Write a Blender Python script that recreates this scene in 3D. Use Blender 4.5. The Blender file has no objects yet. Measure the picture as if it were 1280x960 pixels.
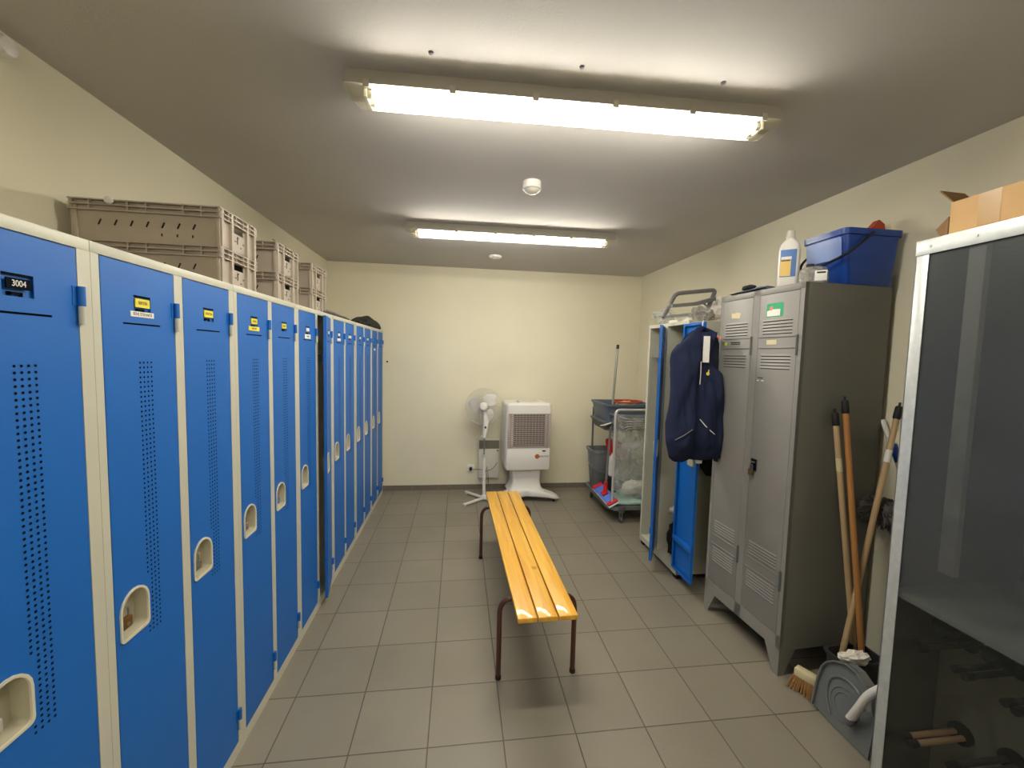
import bpy, bmesh, math, random
from mathutils import Vector, Matrix, noise
from mathutils.geometry import tessellate_polygon
random.seed(7)
PI = math.pi
C = bpy.context.scene.collection
sc = bpy.context.scene

# ------------------------------------------------------------------ materials
def lin(c):
    c = c / 255.0
    return c / 12.92 if c <= 0.04045 else ((c + 0.055) / 1.055) ** 2.4
def rgb(r, g, b): return (lin(r), lin(g), lin(b), 1)
def mat(name, col, rough=0.5, metal=0.0, bump=0.0, bscale=300, vary=0.0, vscale=6, coat=0.0, spec=0.5, trans=0, stretch=None):
    m = bpy.data.materials.new(name); m.use_nodes = True
    nt = m.node_tree; b = nt.nodes['Principled BSDF']
    b.inputs['Base Color'].default_value = rgb(*col)
    b.inputs['Roughness'].default_value = rough
    b.inputs['Metallic'].default_value = metal
    b.inputs['Specular IOR Level'].default_value = spec
    b.inputs['Coat Weight'].default_value = coat
    b.inputs['Transmission Weight'].default_value = trans
    tc = nt.nodes.new('ShaderNodeTexCoord')
    src = tc.outputs['Object']
    if stretch:
        mp = nt.nodes.new('ShaderNodeMapping'); mp.inputs['Scale'].default_value = stretch
        nt.links.new(src, mp.inputs[0]); src = mp.outputs[0]
    if vary:
        n = nt.nodes.new('ShaderNodeTexNoise'); n.inputs['Scale'].default_value = vscale; n.inputs['Detail'].default_value = 6
        nt.links.new(src, n.inputs['Vector'])
        cr = nt.nodes.new('ShaderNodeMapRange'); cr.inputs[1].default_value = .3; cr.inputs[2].default_value = .7
        cr.inputs[3].default_value = 1 - vary; cr.inputs[4].default_value = 1 + vary
        nt.links.new(n.outputs[0], cr.inputs[0])
        mx = nt.nodes.new('ShaderNodeMix'); mx.data_type = 'RGBA'; mx.blend_type = 'MULTIPLY'
        mx.inputs[0].default_value = 1; mx.inputs[6].default_value = rgb(*col)
        nt.links.new(cr.outputs[0], mx.inputs[7]); nt.links.new(mx.outputs[2], b.inputs['Base Color'])
    if bump:
        n2 = nt.nodes.new('ShaderNodeTexNoise'); n2.inputs['Scale'].default_value = bscale
        nt.links.new(src, n2.inputs['Vector'])
        bp = nt.nodes.new('ShaderNodeBump'); bp.inputs['Strength'].default_value = bump; bp.inputs['Distance'].default_value = .002
        nt.links.new(n2.outputs[0], bp.inputs['Height']); nt.links.new(bp.outputs[0], b.inputs['Normal'])
    return m
def emis(name, col, s):
    m = bpy.data.materials.new(name); m.use_nodes = True; nt = m.node_tree; nt.nodes.clear()
    o = nt.nodes.new('ShaderNodeOutputMaterial'); e = nt.nodes.new('ShaderNodeEmission')
    e.inputs[0].default_value = (*col, 1); e.inputs[1].default_value = s
    nt.links.new(e.outputs[0], o.inputs[0]); return m
def clear(name, tint, col, rough, mixf, vary=0.0, vscale=10):
    """see-through plastic: mixes a tinted transparent part with a surface of its own"""
    m = bpy.data.materials.new(name); m.use_nodes = True; nt = m.node_tree
    b = nt.nodes['Principled BSDF']; o = nt.nodes['Material Output']
    b.inputs['Base Color'].default_value = rgb(*col); b.inputs['Roughness'].default_value = rough
    t = nt.nodes.new('ShaderNodeBsdfTransparent'); t.inputs[0].default_value = (*tint, 1)
    mx = nt.nodes.new('ShaderNodeMixShader'); mx.inputs[0].default_value = mixf
    nt.links.new(t.outputs[0], mx.inputs[1]); nt.links.new(b.outputs[0], mx.inputs[2]); nt.links.new(mx.outputs[0], o.inputs[0])
    if vary:
        tc = nt.nodes.new('ShaderNodeTexCoord'); n = nt.nodes.new('ShaderNodeTexNoise'); n.inputs['Scale'].default_value = vscale
        n.inputs['Detail'].default_value = 4; n.inputs['Distortion'].default_value = 1.5
        mr = nt.nodes.new('ShaderNodeMapRange'); mr.inputs[1].default_value = .35; mr.inputs[2].default_value = .65
        mr.inputs[3].default_value = max(0, mixf - vary); mr.inputs[4].default_value = min(1, mixf + vary)
        nt.links.new(tc.outputs['Object'], n.inputs['Vector']); nt.links.new(n.outputs[0], mr.inputs[0]); nt.links.new(mr.outputs[0], mx.inputs[0])
    return m

X0, Y0, TS = -0.7095 - 0.304, 3.990, 0.304      # floor grout origin and tile size
def tile_mat():
    m = bpy.data.materials.new('floor_tiles'); m.use_nodes = True; nt = m.node_tree
    b = nt.nodes['Principled BSDF']; N = nt.nodes.new; L = nt.links.new
    g = N('ShaderNodeNewGeometry'); sp = N('ShaderNodeSeparateXYZ'); L(g.outputs['Position'], sp.inputs[0])
    def math_(op, a, b_=None, c=None):
        n = N('ShaderNodeMath'); n.operation = op
        for i, v in enumerate((a, b_, c)):
            if v is None: continue
            if isinstance(v, (int, float)): n.inputs[i].default_value = v
            else: L(v, n.inputs[i])
        return n.outputs[0]
    u = math_('DIVIDE', math_('SUBTRACT', sp.outputs[0], X0 - 20 * TS), TS)
    v = math_('DIVIDE', math_('SUBTRACT', sp.outputs[1], Y0 - 20 * TS), TS)
    fu = math_('FRACT', u); fv = math_('FRACT', v)
    du = math_('MINIMUM', fu, math_('SUBTRACT', 1.0, fu)); dv = math_('MINIMUM', fv, math_('SUBTRACT', 1.0, fv))
    d = math_('MINIMUM', du, dv)
    gr = N('ShaderNodeMapRange'); gr.inputs[1].default_value = .0055; gr.inputs[2].default_value = .010
    L(d, gr.inputs[0])                                    # 0 in the grout, 1 on the tile
    cx = N('ShaderNodeCombineXYZ'); L(math_('FLOOR', u), cx.inputs[0]); L(math_('FLOOR', v), cx.inputs[1])
    wn = N('ShaderNodeTexWhiteNoise'); L(cx.outputs[0], wn.inputs['Vector'])
    n1 = N('ShaderNodeTexNoise'); n1.inputs['Scale'].default_value = 220; n1.inputs['Detail'].default_value = 3; L(g.outputs['Position'], n1.inputs['Vector'])
    n2 = N('ShaderNodeTexNoise'); n2.inputs['Scale'].default_value = 2.2; n2.inputs['Detail'].default_value = 5; L(g.outputs['Position'], n2.inputs['Vector'])
    f = math_('ADD', math_('MULTIPLY', wn.outputs[0], .10), math_('ADD', math_('MULTIPLY', n1.outputs[0], .25), math_('MULTIPLY', n2.outputs[0], .35)))
    f = math_('ADD', f, .65)
    mx = N('ShaderNodeMix'); mx.data_type = 'RGBA'; mx.blend_type = 'MULTIPLY'; mx.inputs[0].default_value = 1
    mx.inputs[6].default_value = rgb(131, 124, 110); L(f, mx.inputs[7])
    mg = N('ShaderNodeMix'); mg.data_type = 'RGBA'; L(gr.outputs[0], mg.inputs[0]); mg.inputs[6].default_value = rgb(80, 74, 64); L(mx.outputs[2], mg.inputs[7])
    L(mg.outputs[2], b.inputs['Base Color'])
    b.inputs['Roughness'].default_value = .42
    bp = N('ShaderNodeBump'); bp.inputs['Strength'].default_value = .5; bp.inputs['Distance'].default_value = .002
    L(gr.outputs[0], bp.inputs['Height']); L(bp.outputs[0], b.inputs['Normal'])
    return m
def plaster(name, col, a=.035):
    return mat(name, col, .85, bump=.25, bscale=140, vary=a, vscale=1.6, spec=.2)

M = dict(
    floor=tile_mat(), wall=plaster('painted_wall', (224, 217, 193)), ceil=plaster('painted_ceiling', (196, 192, 187), .03),
    skirt=mat('skirting_tile', (112, 104, 92), .5, vary=.06, vscale=30), joint=mat('joint', (150, 144, 130), .8),
    frame=mat('locker_frame_paint', (200, 198, 182), .42, bump=.1, bscale=500), blue=mat('blue_door_paint', (8, 100, 188), .5, bump=.15, bscale=700),
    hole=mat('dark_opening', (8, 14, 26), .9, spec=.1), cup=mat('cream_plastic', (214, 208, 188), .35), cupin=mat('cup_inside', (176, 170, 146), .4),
    oldbrass=mat('old_brass', (104, 92, 60), .4, .6), brass=mat('brass', (150, 112, 66), .35, .8), steel=mat('steel', (170, 168, 160), .3, .9), silver=mat('light_metal', (205, 202, 195), .35, .4),
    yellow=mat('yellow_label', (236, 222, 60), .6), white=mat('white_label', (238, 236, 230), .6), ink=mat('ink', (20, 20, 24), .6), inkbrown=mat('faded_ink', (120, 104, 80), .7),
    grey=mat('grey_locker_paint', (136, 133, 129), .45, bump=.12, bscale=500, vary=.04, vscale=4), greydark=mat('grey_locker_darker', (110, 109, 102), .5, bump=.12, bscale=400, vary=.05, vscale=3),  # sides, back and top take a darker grey than the doors
    crate=mat('crate_plastic', (176, 164, 150), .55, vary=.04, vscale=12), cratehole=mat('crate_hole', (26, 24, 22), .9),
    wood=None, brown=mat('brown_tube', (78, 40, 30), .35, coat=.3), rubber=mat('black_rubber', (18, 18, 20), .7),
    whitep=mat('white_plastic', (226, 222, 216), .38), whitep2=mat('aged_white_plastic', (205, 200, 188), .45), grille=mat('grille_grey', (176, 162, 154), .5), grilled=mat('grille_dark', (88, 74, 74), .7),
    tray=mat('fixture_body', (158, 152, 140), .6), tube=emis('lit_tube', (1.0, .955, .865), 76), clip=mat('fixture_clip', (160, 154, 140), .5),
    navy=mat('navy_cloth', (31, 38, 64), .85, bump=.5, bscale=260, vary=.12, vscale=8, spec=.2), navy2=mat('navy_lining', (20, 26, 48), .9), 
    black=mat('black_cloth', (16, 16, 20), .9, bump=.4, bscale=120), darkbag=mat('dark_green_black_cloth', (28, 32, 28), .85, bump=.5, bscale=60),
    bluebucket=mat('blue_bucket_plastic', (12, 62, 150), .32), litblue=mat('pale_blue_lit_side', (120, 144, 200), .3), orange=mat('red_sponge', (176, 70, 40), .9, bump=.6, bscale=90),
    card=mat('cardboard', (196, 158, 108), .8, vary=.05, vscale=9), card2=mat('cardboard_inside', (130, 98, 62), .85), tape=mat('packing_tape', (178, 142, 92), .3),
    galv=mat('galvanised_steel', (196, 200, 200), .38, .35, vary=.08, vscale=40), 
    stick1=mat('brown_wood_handle', (176, 122, 66), .5, vary=.18, vscale=14, stretch=(1, 1, .08)), stick2=mat('pale_wood_handle', (186, 158, 118), .55, vary=.15, vscale=14, stretch=(1, 1, .08)),
    bristle=mat('brown_bristle', (150, 110, 66), .9, bump=1, bscale=120), greyplastic=mat('grey_plastic', (108, 111, 112), .4), greydk=mat('dark_grey_plastic', (88, 90, 92), .5),
    fluff=mat('grey_fluff', (92, 88, 86), 1, bump=1, bscale=40, vary=.3, vscale=20), red=mat('red_plastic', (200, 28, 34), .4), mopblue=mat('blue_mop_pad', (86, 120, 210), .7), cloth=mat('pale_green_cloth', (160, 190, 180), .9, bump=.4, bscale=60),
    slate=mat('slate_blue_plastic', (86, 96, 112), .4), cord=mat('grey_cord', (110, 106, 98), .6), paper=mat('paper', (236, 230, 220), .8), green=mat('green_sticker', (40, 160, 110), .5), pink=mat('pink_mark', (226, 130, 120), .6),
    lime=mat('lime_sticker', (196, 220, 60), .5), cream=mat('old_cream_label', (212, 200, 158), .7), heater=mat('heater_white', (212, 208, 196), .45), heatergrille=mat('heater_grille', (128, 122, 104), .6),
    orangelogo=mat('orange_logo', (206, 110, 50), .5), charcoal=mat('charcoal_plastic', (46, 47, 52), .5), pad=mat('charcoal_pad', (60, 62, 66), .7), tubegrey=mat('grey_foam_tube', (112, 110, 108), .55), stoolgrey=mat('stool_grey', (112, 110, 108), .45), lblue=mat('bottle_label_blue', (80, 120, 180), .5), lyel=mat('bottle_label_tan', (226, 192, 110), .6),
    smoke=clear('smoked_plastic', (.80, .81, .82), (90, 94, 96), .34, .40, .05, 3), smokelow=clear('dark_smoked_plastic', (.92, .92, .88), (52, 54, 50), .45, .24),
    bag=clear('clear_bag', (.95, .96, .95), (214, 218, 214), .15, .34, .14, 5), wrap=clear('clear_wrap', (.85, .85, .83), (190, 186, 178), .2, .45, .2, 25), cage=clear('clear_cover', (.96, .96, .93), (235, 230, 205), .25, .30),
    inner=mat('cabinet_inside', (214, 212, 200), .6), pipe=mat('beige_pipe', (206, 168, 140), .5), darkboard=mat('dark_board', (96, 98, 96), .8), darkgap=mat('cabinet_lower_lining', (150, 148, 138), .85),
)
def wood_mat():
    m = bpy.data.materials.new('varnished_pine'); m.use_nodes = True; nt = m.node_tree; b = nt.nodes['Principled BSDF']; N = nt.nodes.new; L = nt.links.new
    tc = N('ShaderNodeTexCoord'); mp = N('ShaderNodeMapping'); mp.inputs['Scale'].default_value = (14, .9, 14); L(tc.outputs['Object'], mp.inputs[0])
    n = N('ShaderNodeTexNoise'); n.inputs['Scale'].default_value = 3; n.inputs['Detail'].default_value = 7; n.inputs['Distortion'].default_value = .6; L(mp.outputs[0], n.inputs['Vector'])
    r = N('ShaderNodeValToRGB'); r.color_ramp.elements[0].position = .3; r.color_ramp.elements[0].color = rgb(218, 154, 44); r.color_ramp.elements[1].position = .7; r.color_ramp.elements[1].color = rgb(240, 188, 74)
    L(n.outputs[0], r.inputs[0])
    # knots: where the board itself is darker
    vs = None
    for (kx, ky, rr) in ((0.02, -.42, .026), (-.02, .73, .016)):
        d = N('ShaderNodeVectorMath'); d.operation = 'DISTANCE'; d.inputs[1].default_value = (kx, ky, .44); 
        nz = N('ShaderNodeTexNoise'); nz.inputs['Scale'].default_value = 40; L(tc.outputs['Object'], nz.inputs['Vector'])
        L(tc.outputs['Object'], d.inputs[0])
        ad = N('ShaderNodeMath'); ad.operation = 'MULTIPLY_ADD'; L(nz.outputs[0], ad.inputs[0]); ad.inputs[1].default_value = .05; L(d.outputs['Value'], ad.inputs[2])
        mr = N('ShaderNodeMapRange'); mr.inputs[1].default_value = rr; mr.inputs[2].default_value = rr + .025; mr.inputs[3].default_value = .75; mr.inputs[4].default_value = 0; L(ad.outputs[0], mr.inputs[0])
        if vs is None: vs = mr.outputs[0]
        else:
            mxm = N('ShaderNodeMath'); mxm.operation = 'MAXIMUM'; L(vs, mxm.inputs[0]); L(mr.outputs[0], mxm.inputs[1]); vs = mxm.outputs[0]
    mx = N('ShaderNodeMix'); mx.data_type = 'RGBA'; L(vs, mx.inputs[0]); L(r.outputs[0], mx.inputs[6]); mx.inputs[7].default_value = rgb(176, 108, 40)
    L(mx.outputs[2], b.inputs['Base Color']); b.inputs['Roughness'].default_value = .38; b.inputs['Coat Weight'].default_value = .25
    return m
M['wood'] = wood_mat()

# ------------------------------------------------------------------ geometry helpers
def new(): return bmesh.new()
def box(bm, x0, x1, y0, y1, z0, z1, bev=0, mi=0, rot=None):
    r = bmesh.ops.create_cube(bm, size=1); vs = r['verts']
    for v in vs: v.co = Vector(((x0 + x1) / 2 + v.co.x * (x1 - x0), (y0 + y1) / 2 + v.co.y * (y1 - y0), (z0 + z1) / 2 + v.co.z * (z1 - z0)))
    fs = list({f for v in vs for f in v.link_faces})
    for f in fs: f.material_index = mi
    if bev:
        es = list({e for v in vs for e in v.link_edges})
        r = bmesh.ops.bevel(bm, geom=es, offset=bev, segments=2, profile=.5, affect='EDGES'); 
        for f in r['faces']: f.material_index = mi
        vs = list({v for f in r['faces'] for v in f.verts} | {v for v in vs if v.is_valid})
    if rot: bmesh.ops.transform(bm, matrix=rot, verts=[v for v in vs if v.is_valid])
    return vs
def frame_at(d):
    d = d.normalized(); a = Vector((0, 0, 1)) if abs(d.z) < .9 else Vector((1, 0, 0))
    u = d.cross(a).normalized(); return u, d.cross(u).normalized()
def tube(bm, pts, r, seg=10, closed=False, mi=0, caps=True):
    pts = [Vector(p) for p in pts]; n = len(pts); rs = r if isinstance(r, (list, tuple)) else [r] * n
    rings = []; u = None
    for i, p in enumerate(pts):
        if closed: d = (pts[(i + 1) % n] - pts[i - 1])
        else: d = pts[min(i + 1, n - 1)] - pts[max(i - 1, 0)]
        d.normalize()
        if u is None: u, w = frame_at(d)
        else:
            u = (u - d * u.dot(d)).normalized(); w = d.cross(u)
        rings.append([bm.verts.new(p + (u * math.cos(2 * PI * k / seg) + w * math.sin(2 * PI * k / seg)) * rs[i]) for k in range(seg)])
    m = n if closed else n - 1
    for i in range(m):
        A, B = rings[i], rings[(i + 1) % n]
        for k in range(seg):
            f = bm.faces.new((A[k], A[(k + 1) % seg], B[(k + 1) % seg], B[k])); f.material_index = mi
    if not closed and caps:
        for R in (rings[0], rings[-1]):
            f = bm.faces.new(R if R is rings[-1] else R[::-1]); f.material_index = mi
def cyl(bm, p0, p1, r0, r1=None, seg=16, mi=0): tube(bm, [p0, p1], [r0, r0 if r1 is None else r1], seg, mi=mi)
def fillet(pts, r, n=6, closed=False):
    pts = [Vector(p) for p in pts]; out = []; N = len(pts)
    for i, p in enumerate(pts):
        if not closed and i in (0, N - 1): out.append(p); continue
        a = (pts[i - 1] - p); b = (pts[(i + 1) % N] - p); rr = min(r, a.length * .48, b.length * .48)
        a = p + a.normalized() * rr; b = p + b.normalized() * rr
        for k in range(n + 1):
            t = k / n; out.append(a * (1 - t) ** 2 + p * 2 * t * (1 - t) + b * t * t)
    return out
def lathe(bm, prof, c=(0, 0, 0), seg=24, axis='z', mi=0, sx=1, sy=1):
    c = Vector(c); rings = []
    for (r, h) in prof:
        ring = []
        for k in range(seg):
            a = 2 * PI * k / seg; x, y = r * math.cos(a) * sx, r * math.sin(a) * sy
            v = {'z': (x, y, h), 'y': (x, h, y), 'x': (h, x, y)}[axis]
            ring.append(bm.verts.new(c + Vector(v)))
        rings.append(ring)
    for A, B in zip(rings, rings[1:]):
        for k in range(seg): bm.faces.new((A[k], A[(k + 1) % seg], B[(k + 1) % seg], B[k])).material_index = mi
    for R in (rings[0], rings[-1]):
        if (R[0].co - R[seg // 2].co).length > 1e-5: bm.faces.new(R).material_index = mi
def prism(bm, outer, holes, f, t, mi=0):
    """outer/holes: 2-D loops; f(a,b,d) -> 3-D point; t thickness along d"""
    loops = [[Vector((a, b, 0)) for a, b in lp] for lp in [outer] + holes]
    flat = [p for lp in loops for p in lp]; tris = tessellate_polygon(loops)
    F = [bm.verts.new(f(p.x, p.y, 0)) for p in flat]; B = [bm.verts.new(f(p.x, p.y, t)) for p in flat]
    for tr in tris:
        for S in (F, B):
            try: bm.faces.new([S[i] for i in tr]).material_index = mi
            except ValueError: pass
    o = 0
    for lp in loops:
        n = len(lp)
        for k in range(n):
            a, b = o + k, o + (k + 1) % n
            bm.faces.new((F[a], F[b], B[b], B[a])).material_index = mi
        o += n
def rrect(x0, x1, y0, y1, r, n=5):
    out = []
    for cx, cy, a0 in ((x1 - r, y1 - r, 0), (x0 + r, y1 - r, 90), (x0 + r, y0 + r, 180), (x1 - r, y0 + r, 270)):
        for k in range(n + 1):
            a = math.radians(a0 + 90 * k / n); out.append((cx + r * math.cos(a), cy + r * math.sin(a)))
    return out
def loft(bm, loops, cap=True, mi=0):
    R = [[bm.verts.new(p) for p in lp] for lp in loops]; n = len(R[0])
    for A, B in zip(R, R[1:]):
        for k in range(n): bm.faces.new((A[k], A[(k + 1) % n], B[(k + 1) % n], B[k])).material_index = mi
    if cap: bm.faces.new(R[0][::-1]).material_index = mi; bm.faces.new(R[-1]).material_index = mi
def obj(name, bm, mats, parent=None, smooth=35, local=False, kind=None):
    """links bm as one mesh; geometry is written in world metres and moved into the parent's frame unless local"""
    if not isinstance(mats, (list, tuple)): mats = [mats]
    if parent and not local:
        off = Vector(parent.location)
        g = parent.parent
        while g: off = off + Vector(g.location); g = g.parent
        bmesh.ops.translate(bm, verts=bm.verts, vec=-off)
    bmesh.ops.recalc_face_normals(bm, faces=bm.faces)
    me = bpy.data.meshes.new(name); bm.to_mesh(me); bm.free()
    for m in mats: me.materials.append(m)
    o = bpy.data.objects.new(name, me); C.objects.link(o)
    if smooth is not None:
        me.shade_smooth()
        me.set_sharp_from_angle(angle=math.radians(smooth))
    if parent: o.parent = parent
    if kind: o['kind'] = kind
    return o
def tag(o, label, cat, group=None, kind=None):
    o['label'] = label; o['category'] = cat
    if group: o['group'] = group
    if kind: o['kind'] = kind
    return o
def thing(name, loc, label, cat, group=None, rz=0):
    o = bpy.data.objects.new(name, None); C.objects.link(o); o.location = loc; o.rotation_euler = (0, 0, rz); o.empty_display_size = .05
    return tag(o, label, cat, group)
def solo(name, bm, mats, loc, label, cat, group=None, smooth=35):
    """a thing that is one mesh, with its origin at loc"""
    bmesh.ops.translate(bm, verts=bm.verts, vec=-Vector(loc))
    o = obj(name, bm, mats, None, smooth); o.location = loc
    return tag(o, label, cat, group)
def text(name, s, size, M4, material, parent, extrude=.0003, xs=1.0):
    cu = bpy.data.curves.new(name, 'FONT'); cu.body = s; cu.size = size; cu.extrude = extrude; cu.align_x = 'CENTER'; cu.align_y = 'CENTER'
    t = bpy.data.objects.new('tmp', cu); me = bpy.data.meshes.new_from_object(t); bpy.data.objects.remove(t)
    me.transform(M4 @ Matrix.Diagonal((xs, 1, 1, 1))); me.materials.clear(); me.materials.append(material); me.name = name
    o = bpy.data.objects.new(name, me); C.objects.link(o); o.parent = parent; return o
def basis(o, ex, ey): # 2-D text plane: ex right, ey up
    ex, ey = Vector(ex), Vector(ey); ez = ex.cross(ey)
    return Matrix(((ex.x, ey.x, ez.x, o[0]), (ex.y, ey.y, ez.y, o[1]), (ex.z, ey.z, ez.z, o[2]), (0, 0, 0, 1)))
def puff(bm, rows, f, cols=14, fold=.012, fs=9, mi=0, seed=0, power=.42):
    """padded cloth piece. rows: (h, left, right, depth offset, half thickness); f(a,h,d) -> 3-D"""
    fr, bk = [], []
    for (h, l, r, d0, th) in rows:
        A, B = [], []
        for k in range(cols + 1):
            u = k / cols; s = (1 - (2 * u - 1) ** 2) ** power; a = l + (r - l) * u
            n = noise.noise(Vector((a * fs, h * fs * .45, seed))) * fold + noise.noise(Vector((a * fs * 3, h * fs * 1.5, seed + 3))) * fold * .35
            A.append(bm.verts.new(f(a, h, d0 - th * s + n))); B.append(None if k in (0, cols) else bm.verts.new(f(a, h, d0 + th * s * .6 + n * .4)))
        B[0] = A[0]; B[cols] = A[cols]; fr.append(A); bk.append(B)
    for i in range(len(rows) - 1):
        for k in range(cols):
            bm.faces.new((fr[i][k], fr[i][k + 1], fr[i + 1][k + 1], fr[i + 1][k])).material_index = mi
            bm.faces.new((bk[i][k], bk[i + 1][k], bk[i + 1][k + 1], bk[i][k + 1])).material_index = mi
    for i in (0, -1):
        for k in range(cols):
            q = [fr[i][k], fr[i][k + 1], bk[i][k + 1], bk[i][k]]; q = [v for j, v in enumerate(q) if v not in q[:j]]
            if len(q) > 2: bm.faces.new(q).material_index = mi
def interp(rows, n):
    out = []
    for i in range(n + 1):
        t = i / n * (len(rows) - 1); k = min(int(t), len(rows) - 2); u = t - k
        out.append(tuple(a * (1 - u) + b * u for a, b in zip(rows[k], rows[k + 1])))
    return out
def blob(bm, c, r, sub=3, amp=.2, fs=8, sq=(1, 1, 1), seed=0, mi=0, flat=None):
    v0 = set(bm.verts); bmesh.ops.create_icosphere(bm, subdivisions=sub, radius=1)
    c = Vector(c); vs = [v for v in bm.verts if v not in v0]
    for v in vs:
        n = 1 + amp * noise.noise(v.co * fs / 4 + Vector((seed, seed * 2, 0))) + amp * .5 * noise.noise(v.co * fs / 1.5 + Vector((0, seed, 0)))
        p = Vector((v.co.x * sq[0], v.co.y * sq[1], v.co.z * sq[2])) * r * n
        v.co = c + p
        if flat is not None and v.co.z < flat: v.co.z = flat
    for v in vs:
        for f in v.link_faces: f.material_index = mi

# ------------------------------------------------------------------ room
XW, XR, YB, YF, H = -1.423, 2.130, 4.716, -2.30, 2.530
def struct(name, bm, m, **k): o = obj(name, bm, m, **k); o['kind'] = 'structure'; return o
bm = new(); box(bm, XW - .1, XR + .1, YF - .1, YB + .1, -.1, 0); struct('floor', bm, M['floor'], smooth=None)
bm = new(); box(bm, XW - .1, XR + .1, YF - .1, YB + .1, H, H + .1); struct('ceiling', bm, M['ceil'], smooth=None)
bm = new(); box(bm, XW - .1, XW, YF - .1, YB + .1, 0, H); struct('wall_left', bm, M['wall'], smooth=None)
bm = new(); box(bm, XR, XR + .1, YF - .1, YB + .1, 0, H); struct('wall_right', bm, M['wall'], smooth=None)
bm = new(); box(bm, XW, XR, YB, YB + .1, 0, H); struct('wall_back', bm, M['wall'], smooth=None)
bm = new(); box(bm, XW, XR, YF - .1, YF, 0, H); struct('wall_front', bm, M['wall'], smooth=None)
def skirting(name, run, f):
    bm = new(); a = run[0]
    k = 0
    while a < run[1] - .01:
        b = min(a + .304, run[1]); f(bm, a + .0015, b - .0015, 0); f(bm, b - .0015, b + .0015, 1) if b < run[1] - .01 else None; a = b
    struct(name, bm, [M['skirt'], M['joint']], smooth=None)
skirting('baseboard_back', (XW, XR), lambda bm, a, b, mi: box(bm, a, b, YB - .009 + .001 * mi, YB, 0, .058 - .001 * mi, mi=mi))
skirting('baseboard_right', (YF, YB - .01), lambda bm, a, b, mi: box(bm, XR - .009 + .001 * mi, XR, a, b, 0, .058 - .001 * mi, mi=mi))
skirting('baseboard_left', (YF, YB - .01), lambda bm, a, b, mi: box(bm, XW, XW + .009 - .001 * mi, a, b, 0, .058 - .001 * mi, mi=mi))

# ------------------------------------------------------------------ blue lockers (local frame: front faces +x at x=0, y along the row)
DW, DZ0, DZ1 = .246, .050, 1.773
def arch(y0, y1, z0, z1, r=.012, n=10):
    pts = [(y0 + r * (1 - math.sin(math.radians(a))), z0 + r * (1 - math.cos(math.radians(a)))) for a in range(90, -1, -30)]
    pts += [(y1 - r * (1 - math.sin(math.radians(a))), z0 + r * (1 - math.cos(math.radians(a)))) for a in range(0, 91, 30)]
    w = (y1 - y0) / 2; cz = z1 - w
    for k in range(n + 1):
        a = PI * k / n; pts.append(((y0 + y1) / 2 + w * math.cos(a), cz + w * math.sin(a)))
    return pts
HY0, HY1, HZ0, HZ1 = .012, .108, .820, .945
def door_mesh():
    bm = new(); f = lambda a, b, d: Vector((-d, a - DW, b))
    hole = arch(HY0 + .004, HY1 - .004, HZ0 + .004, HZ1 - .004)
    # sheet with the cut-outs for handle cup, label window and slot
    prism(bm, [(0, DZ0), (DW, DZ0), (DW, DZ1), (0, DZ1)], [hole, [(.096, 1.654), (.154, 1.654), (.154, 1.697), (.096, 1.697)], [(.060, 1.6210), (.188, 1.6210), (.188, 1.6255), (.060, 1.6255)]], f, .0015)
    e = .018
    box(bm, -e, -.0015, -DW, -DW + .0015, DZ0, DZ1); box(bm, -e, -.0015, -.0015, 0, DZ0, DZ1)
    box(bm, -e, -.0015, -DW, 0, DZ0, DZ0 + .0015); box(bm, -e, -.0015, -DW, 0, DZ1 - .0015, DZ1)
    for a, b in ((-DW, -DW + .016), (-.016, 0)): box(bm, -e, -e + .0015, a, b, DZ0, DZ1)
    for a, b in ((DZ0, DZ0 + .016), (DZ1 - .016, DZ1)): box(bm, -e, -e + .0015, -DW + .016, -.016, a, b)
    for z in (.255, 1.50): box(bm, -e - .006, -.0015, -DW + .004, -.004, z, z + .035, .003)     # stiffening channel on the inside
    # label window back, its top shade painted as a dark strip; dark slot back, perforations
    box(bm, -.0055, -.005, -DW + .090, -DW + .162, 1.650, 1.702); box(bm, -.005, -.0008, -DW + .096, -DW + .154, 1.6935, 1.697, mi=1); box(bm, -.005, -.0012, -DW + .108, -DW + .134, 1.657, 1.6625, mi=1); box(bm, -.005, -.0012, -DW + .108, -DW + .113, 1.652, 1.6625, mi=1); box(bm, -.005, -.0012, -DW + .129, -DW + .134, 1.652, 1.6625, mi=1); box(bm, -.005, -.004, -DW + .05, -DW + .198, 1.612, 1.634, mi=1)
    for i in range(4):
        for j in range(58):
            y, z, r = -DW + .109 + i * .0132, 1.524 - j * .0128, .0031
            if HZ0 - .01 < z < HZ1 + .01 and y < -DW + HY1 + .008: continue
            vs = [bm.verts.new((.0004, y + r * math.cos(k * PI / 3), z + r * math.sin(k * PI / 3))) for k in range(6)]
            bm.faces.new(vs).material_index = 1
    return bm
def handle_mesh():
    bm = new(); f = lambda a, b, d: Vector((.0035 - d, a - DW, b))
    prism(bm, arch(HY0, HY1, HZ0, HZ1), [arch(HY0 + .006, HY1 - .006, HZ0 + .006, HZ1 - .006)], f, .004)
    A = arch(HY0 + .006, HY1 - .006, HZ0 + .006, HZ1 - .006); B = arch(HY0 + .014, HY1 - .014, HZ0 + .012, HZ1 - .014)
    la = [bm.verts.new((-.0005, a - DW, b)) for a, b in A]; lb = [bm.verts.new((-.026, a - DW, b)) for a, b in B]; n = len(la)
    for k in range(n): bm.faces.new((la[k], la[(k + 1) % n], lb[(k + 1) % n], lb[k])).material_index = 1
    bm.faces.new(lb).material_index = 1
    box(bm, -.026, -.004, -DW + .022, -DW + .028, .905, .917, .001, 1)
    return bm
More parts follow.
